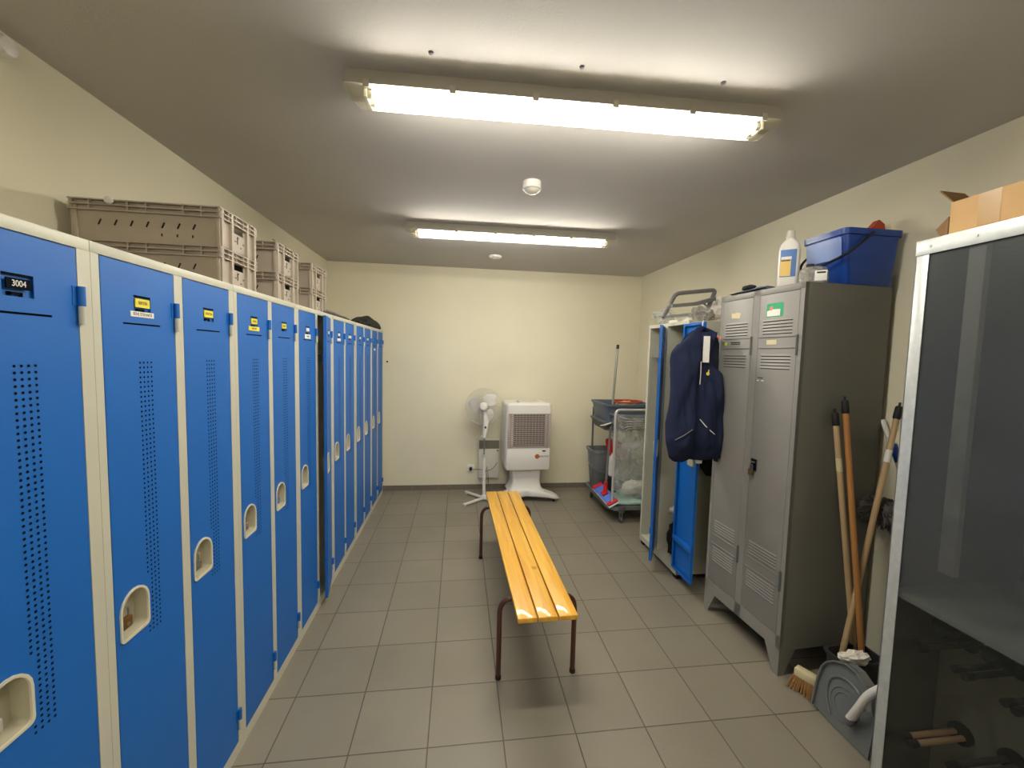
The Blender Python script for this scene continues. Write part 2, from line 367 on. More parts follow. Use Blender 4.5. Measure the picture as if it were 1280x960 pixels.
def hinge_mesh(z0):
    bm = new(); zt = z0 + .082; zm = z0 + .040
    cyl(bm, (.006, .003, zm), (.006, .003, zt), .0068, seg=12); box(bm, 0, .0015, -.012, .003, zm, zt)
    cyl(bm, (.006, .003, z0), (.006, .003, zm - .001), .0062, seg=12, mi=1)
    return bm
def padlock_mesh():
    bm = new(); c = Vector((-.008, -DW + .040, .865))
    box(bm, c.x - .007, c.x + .007, c.y - .016, c.y + .016, c.z - .016, c.z + .012, .003)
    pts = fillet([c + Vector((0, -.010, .012)), c + Vector((0, -.010, .038)), c + Vector((0, .010, .038)), c + Vector((0, .010, .012))], .009, 4)
    tube(bm, pts, .0025, 8, mi=1); cyl(bm, c + Vector((.007, 0, -.004)), c + Vector((.0085, 0, -.004)), .005, seg=10, mi=1)
    return bm
def label_mesh(y0, y1, z0, z1, d=.0015):
    bm = new(); box(bm, -.001, d, -DW + y0, -DW + y1, z0, z1); return bm
def carcass_mesh(W, posts, depth=.53, gap=.010):
    """open-fronted double locker body; posts: (door y0, door y1) openings"""
    bm = new(); t = .0012; D = depth
    box(bm, -D, -.001, .0005, .002, 0, 1.80); box(bm, -D, -.001, W - .002, W - .0005, 0, 1.80); box(bm, -D, -D + t, .002, W - .002, 0, 1.80)
    box(bm, -D, -.001, .002, W - .002, 1.797, 1.80); box(bm, -D, -.003, .002, W - .002, DZ0 - .012, DZ0 - .009)
    mid = (posts[0][1] + posts[1][0]) / 2
    box(bm, -D, -.02, mid - t, mid + t, DZ0, 1.797)
    g = .0025; ys = [0.0005, posts[0][0] - g, posts[0][1] + g, posts[1][0] - g, posts[1][1] + g, W - .0005]
    for a, b in ((ys[0], ys[1]), (ys[2], ys[3]), (ys[4], ys[5])): box(bm, -.020, 0, a, b, DZ0 - g, DZ1 + g)
    box(bm, -.020, 0, ys[0], ys[5], DZ1 + g, 1.80, .0015); box(bm, -.020, 0, ys[0], ys[5], 0.0, DZ0 - g)
    for a, b in posts:    # shelf and hanging rail inside each compartment
        box(bm, -D + .01, -.025, a - .012, b + .012, 1.545, 1.547); 
        cyl(bm, (-D / 2, a - .012, 1.50), (-D / 2, b + .012, 1.50), .007, seg=8)
    return bm
UW = .593
POSTS = [(.0245, .0245 + DW), (.3115, .3115 + DW)]
me_cache = {}
def cached(name, mk, mats, parent, loc=(0, 0, 0)):
    if name not in me_cache:
        o = obj(name.split('#')[0], mk(), mats, parent, local=True); me_cache[name] = o
    else:
        o = me_cache[name].copy(); C.objects.link(o); o.parent = parent
        for k in list(o.keys()): del o[k]
    o.location = loc; o.rotation_euler = (0, 0, 0)
    return o
def blue_locker(loc, rz, label, doors, group):
    t = thing('metal_locker', loc, label, 'locker', group, rz)
    cached('body', lambda: carcass_mesh(UW, POSTS), M['frame'], t)
    for (a, b), d in zip(POSTS, doors):
        dr = cached('door', door_mesh, [M['blue'], M['hole']], t, (0, b, 0)); dr.rotation_euler = (0, 0, math.radians(d.get('open', 0)))
        h = cached('handle', handle_mesh, [M['cup'], M['cupin']], dr)
        cached('hinge#u', lambda: hinge_mesh(1.611), [M['blue'], M['frame']], dr); cached('hinge#l', lambda: hinge_mesh(.100), [M['blue'], M['frame']], dr)
        if d.get('lock'):
            p = cached('padlock#' + d['lock'], padlock_mesh, [M[d['lock']], M['steel']], dr); p.name = 'padlock'
        for (nm, mm, y0, y1, z0, z1, txt, ts) in d.get('labels', []):  # small plates and stickers
            lb = obj('name_label', label_mesh(y0, y1, z0, z1), M[mm], dr, None, local=True)
            lb['label'] = nm
            if txt:
                text('lettering', txt, ts, basis((.0018, -DW + (y0 + y1) / 2, (z0 + z1) / 2), (0, 1, 0), (0, 0, 1)), M['inkbrown'] if mm != 'hole' else M['white'], lb, .0002, .8)
    return t
YL = lambda txt: ('yellow name label', 'yellow', .101, .149, 1.667, 1.689, txt, .012)
WL = lambda txt: ('white name strip', 'white', .084, .163, 1.642, 1.656, txt, .011)
NL = ('small white name label', 'white', .104, .148, 1.670, 1.688, None, 0)
GL = 'blue double lockers along the left wall'
xl, y1st = -.8243, 1.0525
P0 = y1st - UW
blue_locker((xl, P0, 0), 0, 'blue double metal locker nearest the camera at left, number plate 3004', [{}, dict(lock='silver', labels=[('number plate with white digits', 'hole', .103, .147, 1.668, 1.688, '3004', .0165)])], GL)
blue_locker((xl, y1st, 0), 0, 'blue double metal locker under the nearest crate stack, white strip on one door', [dict(lock='brass', labels=[YL('SERTIN'), WL('BENE STEFANOS')]), dict(lock='steel', labels=[YL('MARTIN')])], GL)
blue_locker((xl, y1st + UW, 0), 0, 'blue double metal locker with one long yellow strip, beneath the middle crate stack', [dict(lock='steel', labels=[YL('DAVID'), ('long yellow name strip', 'yellow', .080, .166, 1.640, 1.657, 'BERNARD', .011)]), dict(lock='lblue', labels=[YL('LEROY')])], GL)
blue_locker((xl, y1st + 2 * UW, 0), 0, 'blue double metal locker whose farther door stands ajar', [dict(labels=[NL, ('white name strip', 'white', .082, .166, 1.630, 1.654, 'MOREAU', .012)]), dict(open=11, labels=[NL])], GL)
blue_locker((xl, y1st + 3 * UW, 0), 0, 'blue double metal locker just past the ajar door, flat grey garment on top', [dict(labels=[NL, ('white name strip', 'white', .084, .163, 1.636, 1.654, None, 0)]), dict(labels=[('white name strip', 'white', .084, .163, 1.664, 1.684, None, 0)])], GL)
y6 = 3.445
blue_locker((xl, y6, 0), 0, 'second blue double metal locker from the back wall in the left row', [dict(labels=[NL]), dict(labels=[NL])], GL)
blue_locker((xl, y6 + UW + .006, 0), 0, 'blue double metal locker touching the back wall, black bag on its top', [dict(labels=[('white name strip', 'white', .09, .15, 1.58, 1.60, None, 0)]), dict(labels=[])], GL)

# ------------------------------------------------------------------ crates on the left lockers
def crate_mesh(L=.50, W=.28, Hh=.1436):
    """local: x from -L..0 (0 = end facing the room), y 0..W, z 0..Hh; material 1 = dark holes"""
    bm = new(); t = .004; z1 = Hh - .004
    lip = .015
    # end walls with handle opening
    for x, s in ((-.012, 1), (-L + .012, -1)):
        f = (lambda a, b, d, x=x, s=s: Vector((x - s * d, a, b)))
        prism(bm, [(lip, 0), (W - lip, 0), (W - lip, z1), (lip, z1)], [[(W * .34, .078), (W * .66, .078), (W * .66, .102), (W * .34, .102)]], f, t)
        for a in (lip - .004, W * .28, W * .70, W - lip - .010): box(bm, min(x, x + s * .011), max(x, x + s * .011), a, a + .014, 0, Hh)
        for k in range(5): # slanted drain slits
            a, b = W * (.36 + .07 * k), .028 + .018 * (k % 3)
            box(bm, x - .0005 if s > 0 else x - .0008, x + .0008 if s > 0 else x + .0005, a, a + .009, b, b + .004, mi=1)
        box(bm, min(x + s * .0002, x + s * .0009), max(x + s * .0002, x + s * .0009), W * .49, W * .51, .040, .070, mi=1)
    for y, s in ((lip, -1), (W - lip - t, 1)):
        box(bm, -L + .012, -.012, y, y + t, 0, z1)
        yo = y if s < 0 else y + t
        for k in range(7): # slanted slits
            xx = -L + .09 + k * .052
            m4 = Matrix.Translation((xx, 0, .066)) @ Matrix.Rotation(math.radians(24), 4, 'Y')
            box(bm, -.0028, .0028, yo - .0006, yo + .0006, -.011, .011, mi=1, rot=m4)
            if k > 3: box(bm, xx - .008, xx - .003, yo - .0006, yo + .0006, .026, .036, mi=1)
    # double rim ledges with ribs
    for z in (Hh - .040, Hh - .022, Hh - .005):
        bmx = [(-L, 0), (0, 0), (0, W), (-L, W)]
        prism(bm, bmx, [[(-L + .014, .014), (-L + .014, W - .014), (-.014, W - .014), (-.014, .014)]], lambda a, b, d, z=z: Vector((a, b, z + d)), .004)
    n = 9
    for k in range(n):
        xx = -L + .004 + (L - .012) * k / (n - 1)
        if k in (0, 1, 3, 4, 6, 7, 8):
            for a in (.001, W - .012): box(bm, xx, xx + .004, a, a + .011, Hh - .040, Hh)
    for k in range(6):
        yy = .004 + (W - .011) * k / 5
        for a in (-L + .001, -.012): box(bm, a, a + .011, yy, yy + .003, Hh - .040, Hh)
    for x in (-L + .008, -.022):
        for y in (.008, W - .022): box(bm, x, x + .014, y, y + .014, 0, Hh - .02, .002)
    box(bm, -L + .012, -.012, lip + .0001, W - lip, 0.001, .007)
    return bm
cr0 = None
stk = [(1.675, 'nearest', 'nearest stack, beside the left wall'), (2.150, 'middle', 'middle stack of the three'), (2.620, 'farthest', 'farthest stack of the three')]
for y, w, d in stk:
    for k in range(2):
        if cr0 is None: cr0 = obj('plastic_crate', crate_mesh(), [M['crate'], M['cratehole']], None, local=True); o = cr0
        else: o = cr0.copy(); C.objects.link(o)
        o.location = (-.880, y + k * .004, 1.8004 + k * .1440)
        tag(o, f'perforated grey plastic crate, {"upper" if k else "lower"} one of the {d}', 'crate', 'grey crates on the lockers')
# black clothes heaped in the middle top crate
bm = new(); blob(bm, (-1.02, 2.27, 2.075), .10, 3, .35, 9, (1.1, .8, .42), 2); blob(bm, (-.96, 2.35, 2.085), .05, 3, .3, 9, (1, .8, .7), 5)
solo('folded_clothes', bm, M['black'], (-1.0, 2.29, 1.96), 'black cloth heaped inside the upper crate of the middle stack', 'clothes')
# small bulb-like handle and tape on top near crate
bm = new(); lathe(bm, [(.0, -.004), (.012, -.004), (.014, .004), (.009, .014), (0, .018)], (-1.245, 1.674, 2.083), 12, axis='y'); 
solo('round_cap', bm, M['whitep'], (-1.245, 1.674, 2.083), 'small round white cap on the rim of the nearest crate stack', 'cap')
# flat grey cap & black bag on locker tops
bm = new(); puff(bm, interp([(2.86, -.98, -.845, 0, .012), (2.95, -1.02, -.84, 0, .024), (3.15, -1.0, -.845, 0, .018), (3.42, -.94, -.86, 0, .010)], 10), lambda a, h, d: Vector((a, h, max(1.8015, 1.818 - d))), 10, .006, 20)
solo('flat_garment', bm, M['tubegrey'], (-.92, 3.1, 1.8), 'flat grey garment lying beyond the crates on the left lockers', 'garment')
bm = new(); puff(bm, interp([(3.72, -.90, -.85, 0, .006), (3.95, -.98, -.845, 0, .018), (4.10, -1.04, -.835, 0, .055), (4.30, -1.06, -.83, 0, .075), (4.50, -1.06, -.83, 0, .072), (4.62, -1.03, -.84, 0, .045)], 22), lambda a, h, d: Vector((a, h, max(1.8015, 1.825 - d * 1.25))), 12, .022, 12, seed=3)
solo('sports_bag', bm, M['darkbag'], (-.93, 4.22, 1.8), 'slumped black fabric bag on the left lockers by the back wall', 'bag')
# little black hook on the back wall, round white box high on the left wall
bm = new(); cyl(bm, (-.79, YB, 1.463), (-.79, YB - .018, 1.463), .006); cyl(bm, (-.79, YB - .018, 1.463), (-.79, YB - .021, 1.463), .010)
solo('wall_peg', bm, M['rubber'], (-.79, YB, 1.463), 'tiny black peg on the back wall beside the left lockers', 'hook')
bm = new(); lathe(bm, [(.0, 0), (.034, 0), (.034, .03), (.026, .045), (.012, .05), (0, .05)], (XW, 1.515, 2.471), 20, axis='x')
solo('wall_sensor', bm, M['whitep'], (XW, 1.515, 2.471), 'round white device high on the left wall just under the ceiling', 'sensor')

# ------------------------------------------------------------------ bench
BX, BY = .385, 2.50
bench = thing('wooden_bench', (BX, BY, 0), 'long narrow yellow pine bench with three slats on brown tube legs', 'bench', rz=math.radians(1.1))
for k in range(3):
    bm = new(); x = -.134 + k * .0915; box(bm, x, x + .085, -.830, .825, .418, .440, .003); obj('seat_slat', bm, M['wood'], bench, local=True)
for y in (-.615, .575):
    bm = new(); pts = fillet([(-.186, y, 0.006), (-.186, y, .404), (.186, y, .404), (.186, y, .006)], .075, 8); tube(bm, pts, .0125, 12)
    lf = obj('leg_frame', bm, M['brown'], bench, local=True)
    for s in (-1, 1):
        bm = new(); lathe(bm, [(0, 0), (.0145, 0), (.0145, .016), (.0128, .02)], (s * .186, y, 0), 14); obj('foot_cap', bm, M['rubber'], lf, local=True)
for s in (-1, 1):
    bm = new(); cyl(bm, (s * .06, -.70, .4085), (s * .06, .70, .4085), .0085, seg=10); obj('side_rail', bm, M['brown'], bench, local=True)

# ------------------------------------------------------------------ ceiling fixtures
def fixture(loc, rz, label):
    t = thing('fluorescent_light', loc, label, 'ceiling light', 'twin fluorescent battens', rz); L = .80
    bm = new(); yz = [(-.036, 0), (-.046, -.026), (-.056, -.058), (.056, -.058), (.046, -.026), (.036, 0)]
    loft(bm, [[Vector((s * (L - e), y, z)) for y, z in yz] for s, e in ((-1, .004), (1, .004))]); obj('housing', bm, M['tray'], t, local=True)
    # clear cover: shallow trough, slanted ends
    bm = new(); A = rrect(-L, L, -.056, .056, .02, 4); B = rrect(-L + .035, L - .035, -.042, .042, .018, 4); Cc = rrect(-L + .006, L - .006, -.053, .053, .02, 4)
    loft(bm, [[Vector((x, y, -.056)) for x, y in A], [Vector((x, y, -.061)) for x, y in A], [Vector((x, y, -.065)) for x, y in Cc], [Vector((x, y, -.092)) for x, y in B]], cap=False)
    vs = [v for v in bm.verts if abs(v.co.z + .092) < 1e-5]; bm.faces.new(vs)
    obj('cover', bm, M['cage'], t, local=True)
    for y in (-.021, .021):
        bm = new(); cyl(bm, (-.705, y, -.073), (.705, y, -.073), .0140, seg=16); tb = obj('lamp_tube', bm, M['tube'], t, local=True)
        for s in (-1, 1):
            bm = new(); cyl(bm, (s * .705, y, -.073), (s * .722, y, -.073), .0145, seg=14); obj('tube_cap', bm, M['steel'], tb, local=True)
    for s in (-1, 1):
        bm = new(); box(bm, s * .728 - .006, s * .728 + .006, -.036, .036, -.088, -.059, .002); obj('lamp_holder', bm, M['whitep2'], t, local=True)
    for x in (-.72, -.43, -.14, .15, .44, .72):
        for s in (-1, 1):
            bm = new(); box(bm, x - .011, x + .011, s * .0555 - .0035, s * .0555 + .0035, -.068, -.042, .001); obj('cover_clip', bm, M['clip'], t, local=True)
    for s in (-1, 1):
        bm = new(); lathe(bm, [(0, 0), (.024, 0), (.024, -.02), (.018, -.034), (0, -.034)], (s * .775, 0, -.004), 14); obj('cable_gland', bm, M['tubegrey'], t, local=True)
    return t
fixture((.395, 1.545, H), math.radians(-1.8), 'lit fluorescent batten with clear cover on the ceiling, the one nearer the camera')
fixture((.395, 3.19, H), math.radians(-1.0), 'lit fluorescent batten with clear cover on the ceiling, the one nearer the back wall')
fixture((.395, -1.15, H), math.radians(-1.4), 'lit fluorescent batten with clear cover on the ceiling behind the camera, out of the photo')
for k, (x, y) in enumerate(((-.105, 1.415), (.390, 1.40), (.895, 1.395))):
    bm = new(); lathe(bm, [(0, 0), (.009, 0), (.007, -.006), (0, -.008)], (x, y, H), 12)
    solo('ceiling_plug', bm, M['greydk'], (x, y, H), 'small dark fixing plug in the ceiling beside the nearer light, ' + ('towards its left end', 'near its middle', 'towards its right end')[k], 'plug', 'fixing plugs beside the nearer light')
def detector(loc, label, dome):
    if dome:
        t = thing('motion_sensor', loc, label, 'sensor')
        bm = new(); lathe(bm, [(.0, 0), (.050, 0), (.050, -.030), (.052, -.033), (.052, -.040), (.047, -.042), (0, -.042)], loc, 28); obj('body', bm, M['whitep'], t)
        bm = new(); lathe(bm, [(.046, -.0421), (.04, -.052), (.024, -.062), (0, -.066)], loc, 24); obj('lens', bm, M['whitep2'], t)
    else:
        t = thing('smoke_detector', loc, label, 'smoke detector')
        bm = new(); lathe(bm, [(.0, 0), (.062, 0), (.062, -.012), (.052, -.022), (0, -.022)], loc, 28); obj('body', bm, M['whitep'], t)
        bm = new(); lathe(bm, [(.026, -.0221), (.024, -.03), (0, -.032)], loc, 20); obj('centre_cap', bm, M['whitep2'], t)
detector((.387, 2.33, H), 'round white domed sensor on the ceiling between the two lights', True)
detector((.335, 4.08, H), 'small flat round white detector on the ceiling near the back wall', False)

# ------------------------------------------------------------------ fan
fx, fy = .287, 4.35
fan = thing('pedestal_fan', (fx, fy, 0), 'white pedestal fan standing before the back wall left of the air cooler', 'fan')
bm = new()
for a in (221, 132, 41, -48):
    a = math.radians(a); dx, dy = math.cos(a) * .29, math.sin(a) * .29
    v = box(bm, .0, .29, -.014, .014, .012, .032, .003, rot=Matrix.Translation((fx, fy, 0)) @ Matrix.Rotation(a, 4, 'Z'))
    cyl(bm, (fx + dx * .94, fy + dy * .94, 0), (fx + dx * .94, fy + dy * .94, .014), .012, seg=10)
lathe(bm, [(0, .012), (.03, .012), (.028, .05), (.017, .06), (0, .06)], (fx, fy, 0), 16)
obj('base', bm, M['whitep'], fan)
bm = new(); cyl(bm, (fx, fy, .05), (fx - .006, fy, .48), .0165); obj('pole', bm, M['whitep'], fan)
bm = new(); cyl(bm, (fx - .006, fy, .47), (fx - .008, fy, .70), .0085); obj('inner_pole', bm, M['steel'], fan)
bm = new(); cyl(bm, (fx - .006, fy, .468), (fx - .006, fy, .50), .022); obj('height_collar', bm, M['whitep2'], fan)
bm = new(); tube(bm, [(fx - .008, fy, .68), (fx - .004, fy, .72), (fx + .004, fy, .78), (fx + .004, fy, .86), (fx - .008, fy + .01, .93), (fx - .014, fy + .0, .975)], [.022, .026, .030, .030, .024, .02], 14)
cyl(bm, (fx - .02, fy + .02, .695), (fx - .045, fy, .69), .008)
ct = obj('control_neck', bm, M['whitep'], fan)
bm = new(); box(bm, fx - .008, fx + .010, fy - .0325, fy - .024, .785, .808, .002); obj('knob', bm, M['rubber'], ct)
hc = Vector((fx - .012, fy + .085, 1.005)); tilt = Matrix.Translation(hc) @ Matrix.Rotation(math.radians(174), 4, 'Z') @ Matrix.Rotation(math.radians(6), 4, 'X')
bm = new(); lathe(bm, [(0, .150), (.016, .150), (.018, .146), (.030, .146), (.044, .130), (.048, .06), (.042, .045), (0, .045)], (0, 0, 0), 20, axis='y'); bmesh.ops.transform(bm, matrix=tilt, verts=bm.verts); obj('motor', bm, M['whitep'], fan)
R = .197
bm = new()
def ring(bm, r, y, w=.0016): tube(bm, [(r * math.cos(2 * PI * k / 48), y, r * math.sin(2 * PI * k / 48)) for k in range(48)], w, 6, closed=True)
for k in range(64):
    a = 2 * PI * k / 64; c, s = math.cos(a), math.sin(a)
    tube(bm, [(r * c, y, r * s) for r, y in ((.034, -.058), (.10, -.060), (.165, -.045), (R - .003, -.003))], .0010, 4)
    tube(bm, [(r * c, y, r * s) for r, y in ((.045, .050), (.11, .062), (.17, .045), (R - .003, .003))], .0011, 4)
ring(bm, R, 0, .004); ring(bm, .12, -.060, .0013); ring(bm, .12, .062, .0013)
bmesh.ops.transform(bm, matrix=tilt, verts=bm.verts); obj('wire_guard', bm, M['silver'], fan)
bm = new(); lathe(bm, [(0, -.066), (.020, -.066), (.034, -.062), (.036, -.056), (0, -.056)], (0, 0, 0), 24, axis='y'); bmesh.ops.transform(bm, matrix=tilt, verts=bm.verts); obj('badge', bm, M['whitep'], fan)
for k in range(3):
    bm = new(); a0 = math.radians((2, 122, 240)[k]); rows = []
    for i in range(9):
        r = .03 + .145 * i / 8; hw = math.radians(14 + 32 * math.sin(PI * min(1, (i + 1.2) / 8.6)) ** .8 - 8 * (i / 8) ** 4); row = []
        for j in range(9):
            t = j / 8 - .5; a = a0 + t * 2 * hw + .25 * i / 8; row.append(Vector((r * math.cos(a), t * .05 * (1 - .3 * i / 8), r * math.sin(a))))
        rows.append(row)
    G = [[bm.verts.new(p) for p in r] for r in rows]; G2 = [[bm.verts.new(p + Vector((0, .002, 0))) for p in r] for r in rows]
    for i in range(8):
        for j in range(8):
            bm.faces.new((G[i][j], G[i][j + 1], G[i + 1][j + 1], G[i + 1][j])); bm.faces.new((G2[i][j], G2[i + 1][j], G2[i + 1][j + 1], G2[i][j + 1]))
    bmesh.ops.transform(bm, matrix=tilt, verts=bm.verts); obj('blade', bm, M['whitep'], fan, 60)
bm = new(); lathe(bm, [(0, -.03), (.03, -.03), (.036, -.02), (.036, .02), (0, .02)], (0, 0, 0), 20, axis='y'); bmesh.ops.transform(bm, matrix=tilt, verts=bm.verts); obj('blade_hub', bm, M['whitep'], fan)
# wall socket, plug with cord (the cord belongs to the cooler behind it)
sk = thing('wall_socket', (.150, YB, .25), 'white square wall socket on the back wall left of the heater', 'socket')
bm = new(); box(bm, .108, .192, YB - .010, YB, .208, .292, .003); obj('plate', bm, M['whitep'], sk)
bm = new(); lathe(bm, [(.024, -.0101), (.024, -.012), (.021, -.012), (.02, -.0102)], (.150, YB, .25), 20, axis='y'); obj('socket_ring', bm, M['whitep2'], sk)
cd = thing('power_cord', (.16, YB - .04, .25), 'grey power cord with black plug running from the wall socket to the cooler', 'cord')
bm = new(); lathe(bm, [(0, -.0125), (.019, -.0125), (.019, -.035), (.010, -.05), (0, -.05)], (.152, YB, .245), 14, axis='y'); obj('plug', bm, M['rubber'], cd)
bm = new(); pts = [Vector(p) for p in ((.152, YB - .05, .245), (.18, 4.60, .265), (.25, 4.53, .285), (.32, 4.52, .27), (.39, 4.54, .29), (.45, 4.58, .35))]
def smooth(pts, n=6):
    out = []; P = [pts[0]] + list(pts) + [pts[-1]]
    for i in range(1, len(P) - 2):
        for k in range(n):
            t = k / n; out.append(.5 * ((2 * P[i]) + (P[i + 1] - P[i - 1]) * t + (2 * P[i - 1] - 5 * P[i] + 4 * P[i + 1] - P[i + 2]) * t * t + (3 * P[i] - P[i - 1] - 3 * P[i + 1] + P[i + 2]) * t ** 3))
    return out + [pts[-1]]
tube(bm, smooth(pts), .0035, 6); obj('cable', bm, M['cord'], cd)
bm = new(); tube(bm, smooth([Vector(p) for p in ((.31, 4.54, .30), (.335, 4.53, .18), (.36, 4.5, .06), (.40, 4.48, .006), (.34, 4.46, .006), (.30, 4.5, .006), (.33, 4.56, .02), (.35, 4.55, .16), (.325, 4.55, .31))]), .0032, 6)
solo('loose_cable', bm, M['cord'], (.31, 4.54, .28), 'loose grey cable looping to the floor in front of the wall heater', 'cable')
# heater
ht = thing('wall_heater', (.345, YB, .16), 'white wall-mounted panel heater with grey top grille behind the fan', 'heater')
bm = new(); box(bm, .238, .470, YB - .085, YB - .012, .155, .600, .006); box(bm, .26, .45, YB - .012, YB, .2, .55); obj('casing', bm, M['heater'], ht)
bm = new(); box(bm, .241, .467, YB - .0862, YB - .0852, .495, .592)
for k in range(9): box(bm, .241, .467, YB - .092, YB - .0852, .498 + k * .0105, .5035 + k * .0105)
obj('grille', bm, M['heatergrille'], ht)
bm = new(); cyl(bm, (.452, YB - .085, .475), (.452, YB - .099, .475), .009, seg=14); obj('knob', bm, M['greydk'], ht)

# ------------------------------------------------------------------ air cooler (local frame, front faces -y)
co = thing('air_cooler', (.745, 4.27, 0), 'tall white evaporative air cooler with grey grille and orange logo', 'air cooler', rz=math.radians(3))
bm = new(); F = lambda y, x, z: Vector((x, y, z))
def sec(y, x0, x1, z0, z1, r=.03): return [Vector((x, y, z)) for x, z in rrect(x0, x1, z0, z1, r, 5)]
W2 = .243
loft(bm, [sec(.38, -W2 + .01, W2 - .01, .36, 1.06), sec(.12, -W2, W2, .35, 1.055), sec(.0, -W2, W2, .345, 1.07), sec(-.012, -W2 + .008, W2 - .008, .352, 1.062)])
obj('housing', bm, M['whitep'], co, 40, True)
bm = new(); box(bm, -W2 + .012, W2 - .012, -.020, -.004, .352, .590, .006); obj('lower_panel', bm, M['whitep'], co, local=True)
bm = new()
loft(bm, [[Vector((x, -.012, z)) for x, z in rrect(-W2 + .012, W2 - .012, .955, 1.058, .035, 5)], [Vector((x, -.030, z)) for x, z in rrect(-W2 + .016, W2 - .016, .957, 1.045, .03, 5)]]); obj('top_panel', bm, M['whitep'], co, 40, True)
bm = new(); box(bm, -.17, .17, -.0155, -.0125, .61, .945); g1 = obj('fan_opening', bm, M['grilled'], co, local=True)
bm = new(); 
lathe(bm, [(.160, -.0156), (.160, -.0165), (.154, -.0165), (.154, -.0156)], (0, 0, .775), 30, axis='y'); obj('fan_ring', bm, M['grilled'], g1, local=True)
bm = new()
for x0, x1 in ((-W2 + .012, -W2 + .030), (W2 - .030, W2 - .012)): box(bm, x0, x1, -.032, -.012, .592, .955, .004)
for x in (-.205, .195): box(bm, x, x + .012, -.026, -.013, .592, .955, .002)
for k in range(18): box(bm, -W2 + .02, W2 - .02, -.030, -.019, .600 + k * .0203, .6085 + k * .0203, .001)
for k in range(11): box(bm, -.17 + k * .034 - .001, -.17 + k * .034 + .001, -.032, -.020, .594, .955)
obj('front_grille', bm, M['grille'], co, local=True)
bm = new(); box(bm, -.10, .11, .05, .20, 1.055, 1.080, .008); obj('top_controls', bm, M['whitep2'], co, local=True)
bm = new(); lathe(bm, [(0, -.0235), (.022, -.0235), (.022, -.020), (0, -.020)], (.168, 0, .555), 16, axis='y', sy=.35); obj('badge', bm, M['rubber'], co, local=True)
bm = new(); c = Vector((.095, -.0205, .497)); lathe(bm, [(.015, 0), (.015, -.002), (.025, -.002), (.025, 0)], c, 20, axis='y'); tube(bm, [c + Vector((.013 * math.cos(q * .5), -.001, .001 + .010 * math.sin(q * .5))) for q in range(-4, 5)], .002, 5); box(bm, c.x + .008, c.x + .030, -.0225, -.0205, .494, .500)
lg = obj('logo', bm, M['orangelogo'], co, local=True)
text('lettering', 'INFLATOR', .026, basis((.172, -.0205, .495), (1, 0, 0), (0, 0, 1)), M['ink'], lg, .0008, .85)
bm = new(); loft(bm, [[Vector((x, y, z)) for x, y in rrect(-w, w, y0, y1, .03, 4)] for z, w, y0, y1 in ((.352, .172, .03, .27), (.30, .158, .035, .26), (.20, .152, .04, .26), (.14, .168, .03, .27), (.10, .20, .01, .28))])
obj('pedestal', bm, M['whitep'], co, 50, True)
bm = new()
pr = []
for i in range(21):
    u = -1 + i / 10; x = u * .335; z1 = .135 - .075 * abs(u) ** 1.5; z0 = .052 - .030 * abs(u) ** 3; w = .105 - .02 * u * u if abs(u) < .99 else .06
    if abs(u) > .99: x = u * .345; z1 = .05; z0 = .03
    y0 = .02 - .085 * abs(u) ** .8
    pr.append([Vector((x, y0 + y + .08, z)) for y, z in [(a - .09 + .09, b) for a, b in rrect(-w, w, z0, z1, min(.02, (z1 - z0) * .45), 3)]])
loft(bm, pr); obj('foot_base', bm, M['whitep'], co, 60, True)
for x in (-.29, .29):
    for y in (-.02, .11):
        bm = new(); cyl(bm, (x - .010, y, .018), (x + .010, y, .018), .018, seg=14); obj('castor', bm, M['rubber'], co, local=True)

# ------------------------------------------------------------------ open blue locker on the right (faces -x)
rl = blue_locker((1.550, 3.243, .035), PI, 'blue and white double locker on the right with both doors swung open', [dict(open=148), dict(open=179)], None)
for y in (.03, UW - .03):
    for x in (-.03, -.50):
        bm = new(); box(bm, x - .02, x + .02, y - .02, y + .02, -.035, 0); obj('foot', bm, M['rubber'], rl, local=True)
# clothes and bags kept inside it
bm = new(); blob(bm, (1.67, 2.80, .25), .105, 3, .35, 8, (1.0, 1.0, 1.45), 3, flat=.0755); solo('backpack', bm, M['black'], (1.67, 2.80, .0755), 'black bag slumped in the bottom of the open locker on the right', 'bag')
bm = new(); blob(bm, (1.66, 2.82, .435), .06, 3, .3, 8, (1.3, 1.2, .55), 6); solo('white_cloth', bm, M['paper'], (1.66, 2.82, .40), 'crumpled white cloth on the black bag in the open locker', 'cloth')
# things on top of it
LT = 1.8352
bm = new(); box(bm, 1.60, 1.90, 2.76, 3.02, LT, LT + .028, .003); solo('flat_box', bm, M['paper'], (1.75, 2.89, LT), 'flat pinkish white box on top of the open blue locker, lowest under the folded stool', 'box')
st = thing('folding_stool', (1.66, 2.86, LT + .03), 'grey folded step stool frame lying on the open blue locker', 'step stool')
bm = new(); P = [(1.490, 2.90, 1.872), (1.590, 2.92, 2.055), (1.868, 2.86, 2.085), (1.772, 2.82, 1.90)]
tube(bm, fillet([Vector(p) for p in P], .035, 6), .0155, 10); obj('outer_frame', bm, M['stoolgrey'], st)
bm = new(); v = [Vector(p) for p in ((1.535, 2.885, 1.955), (1.70, 2.84, 1.972), (1.835, 2.83, 2.012))]
for q in (0, 1): 
    d = (v[q + 1] - v[q]).normalized(); n_ = Vector((0, 0, 1)); 
loft(bm, [[p + Vector((0, a, b)) for a, b in ((-.03, -.014), (-.03, .012), (.03, .016), (.03, -.010))] for p in v]); obj('tread', bm, M['stoolgrey'], st)
bm = new(); v = [Vector(p) for p in ((1.495, 2.90, 1.873), (1.60, 2.80, 1.886), (1.71, 2.76, 1.90))]
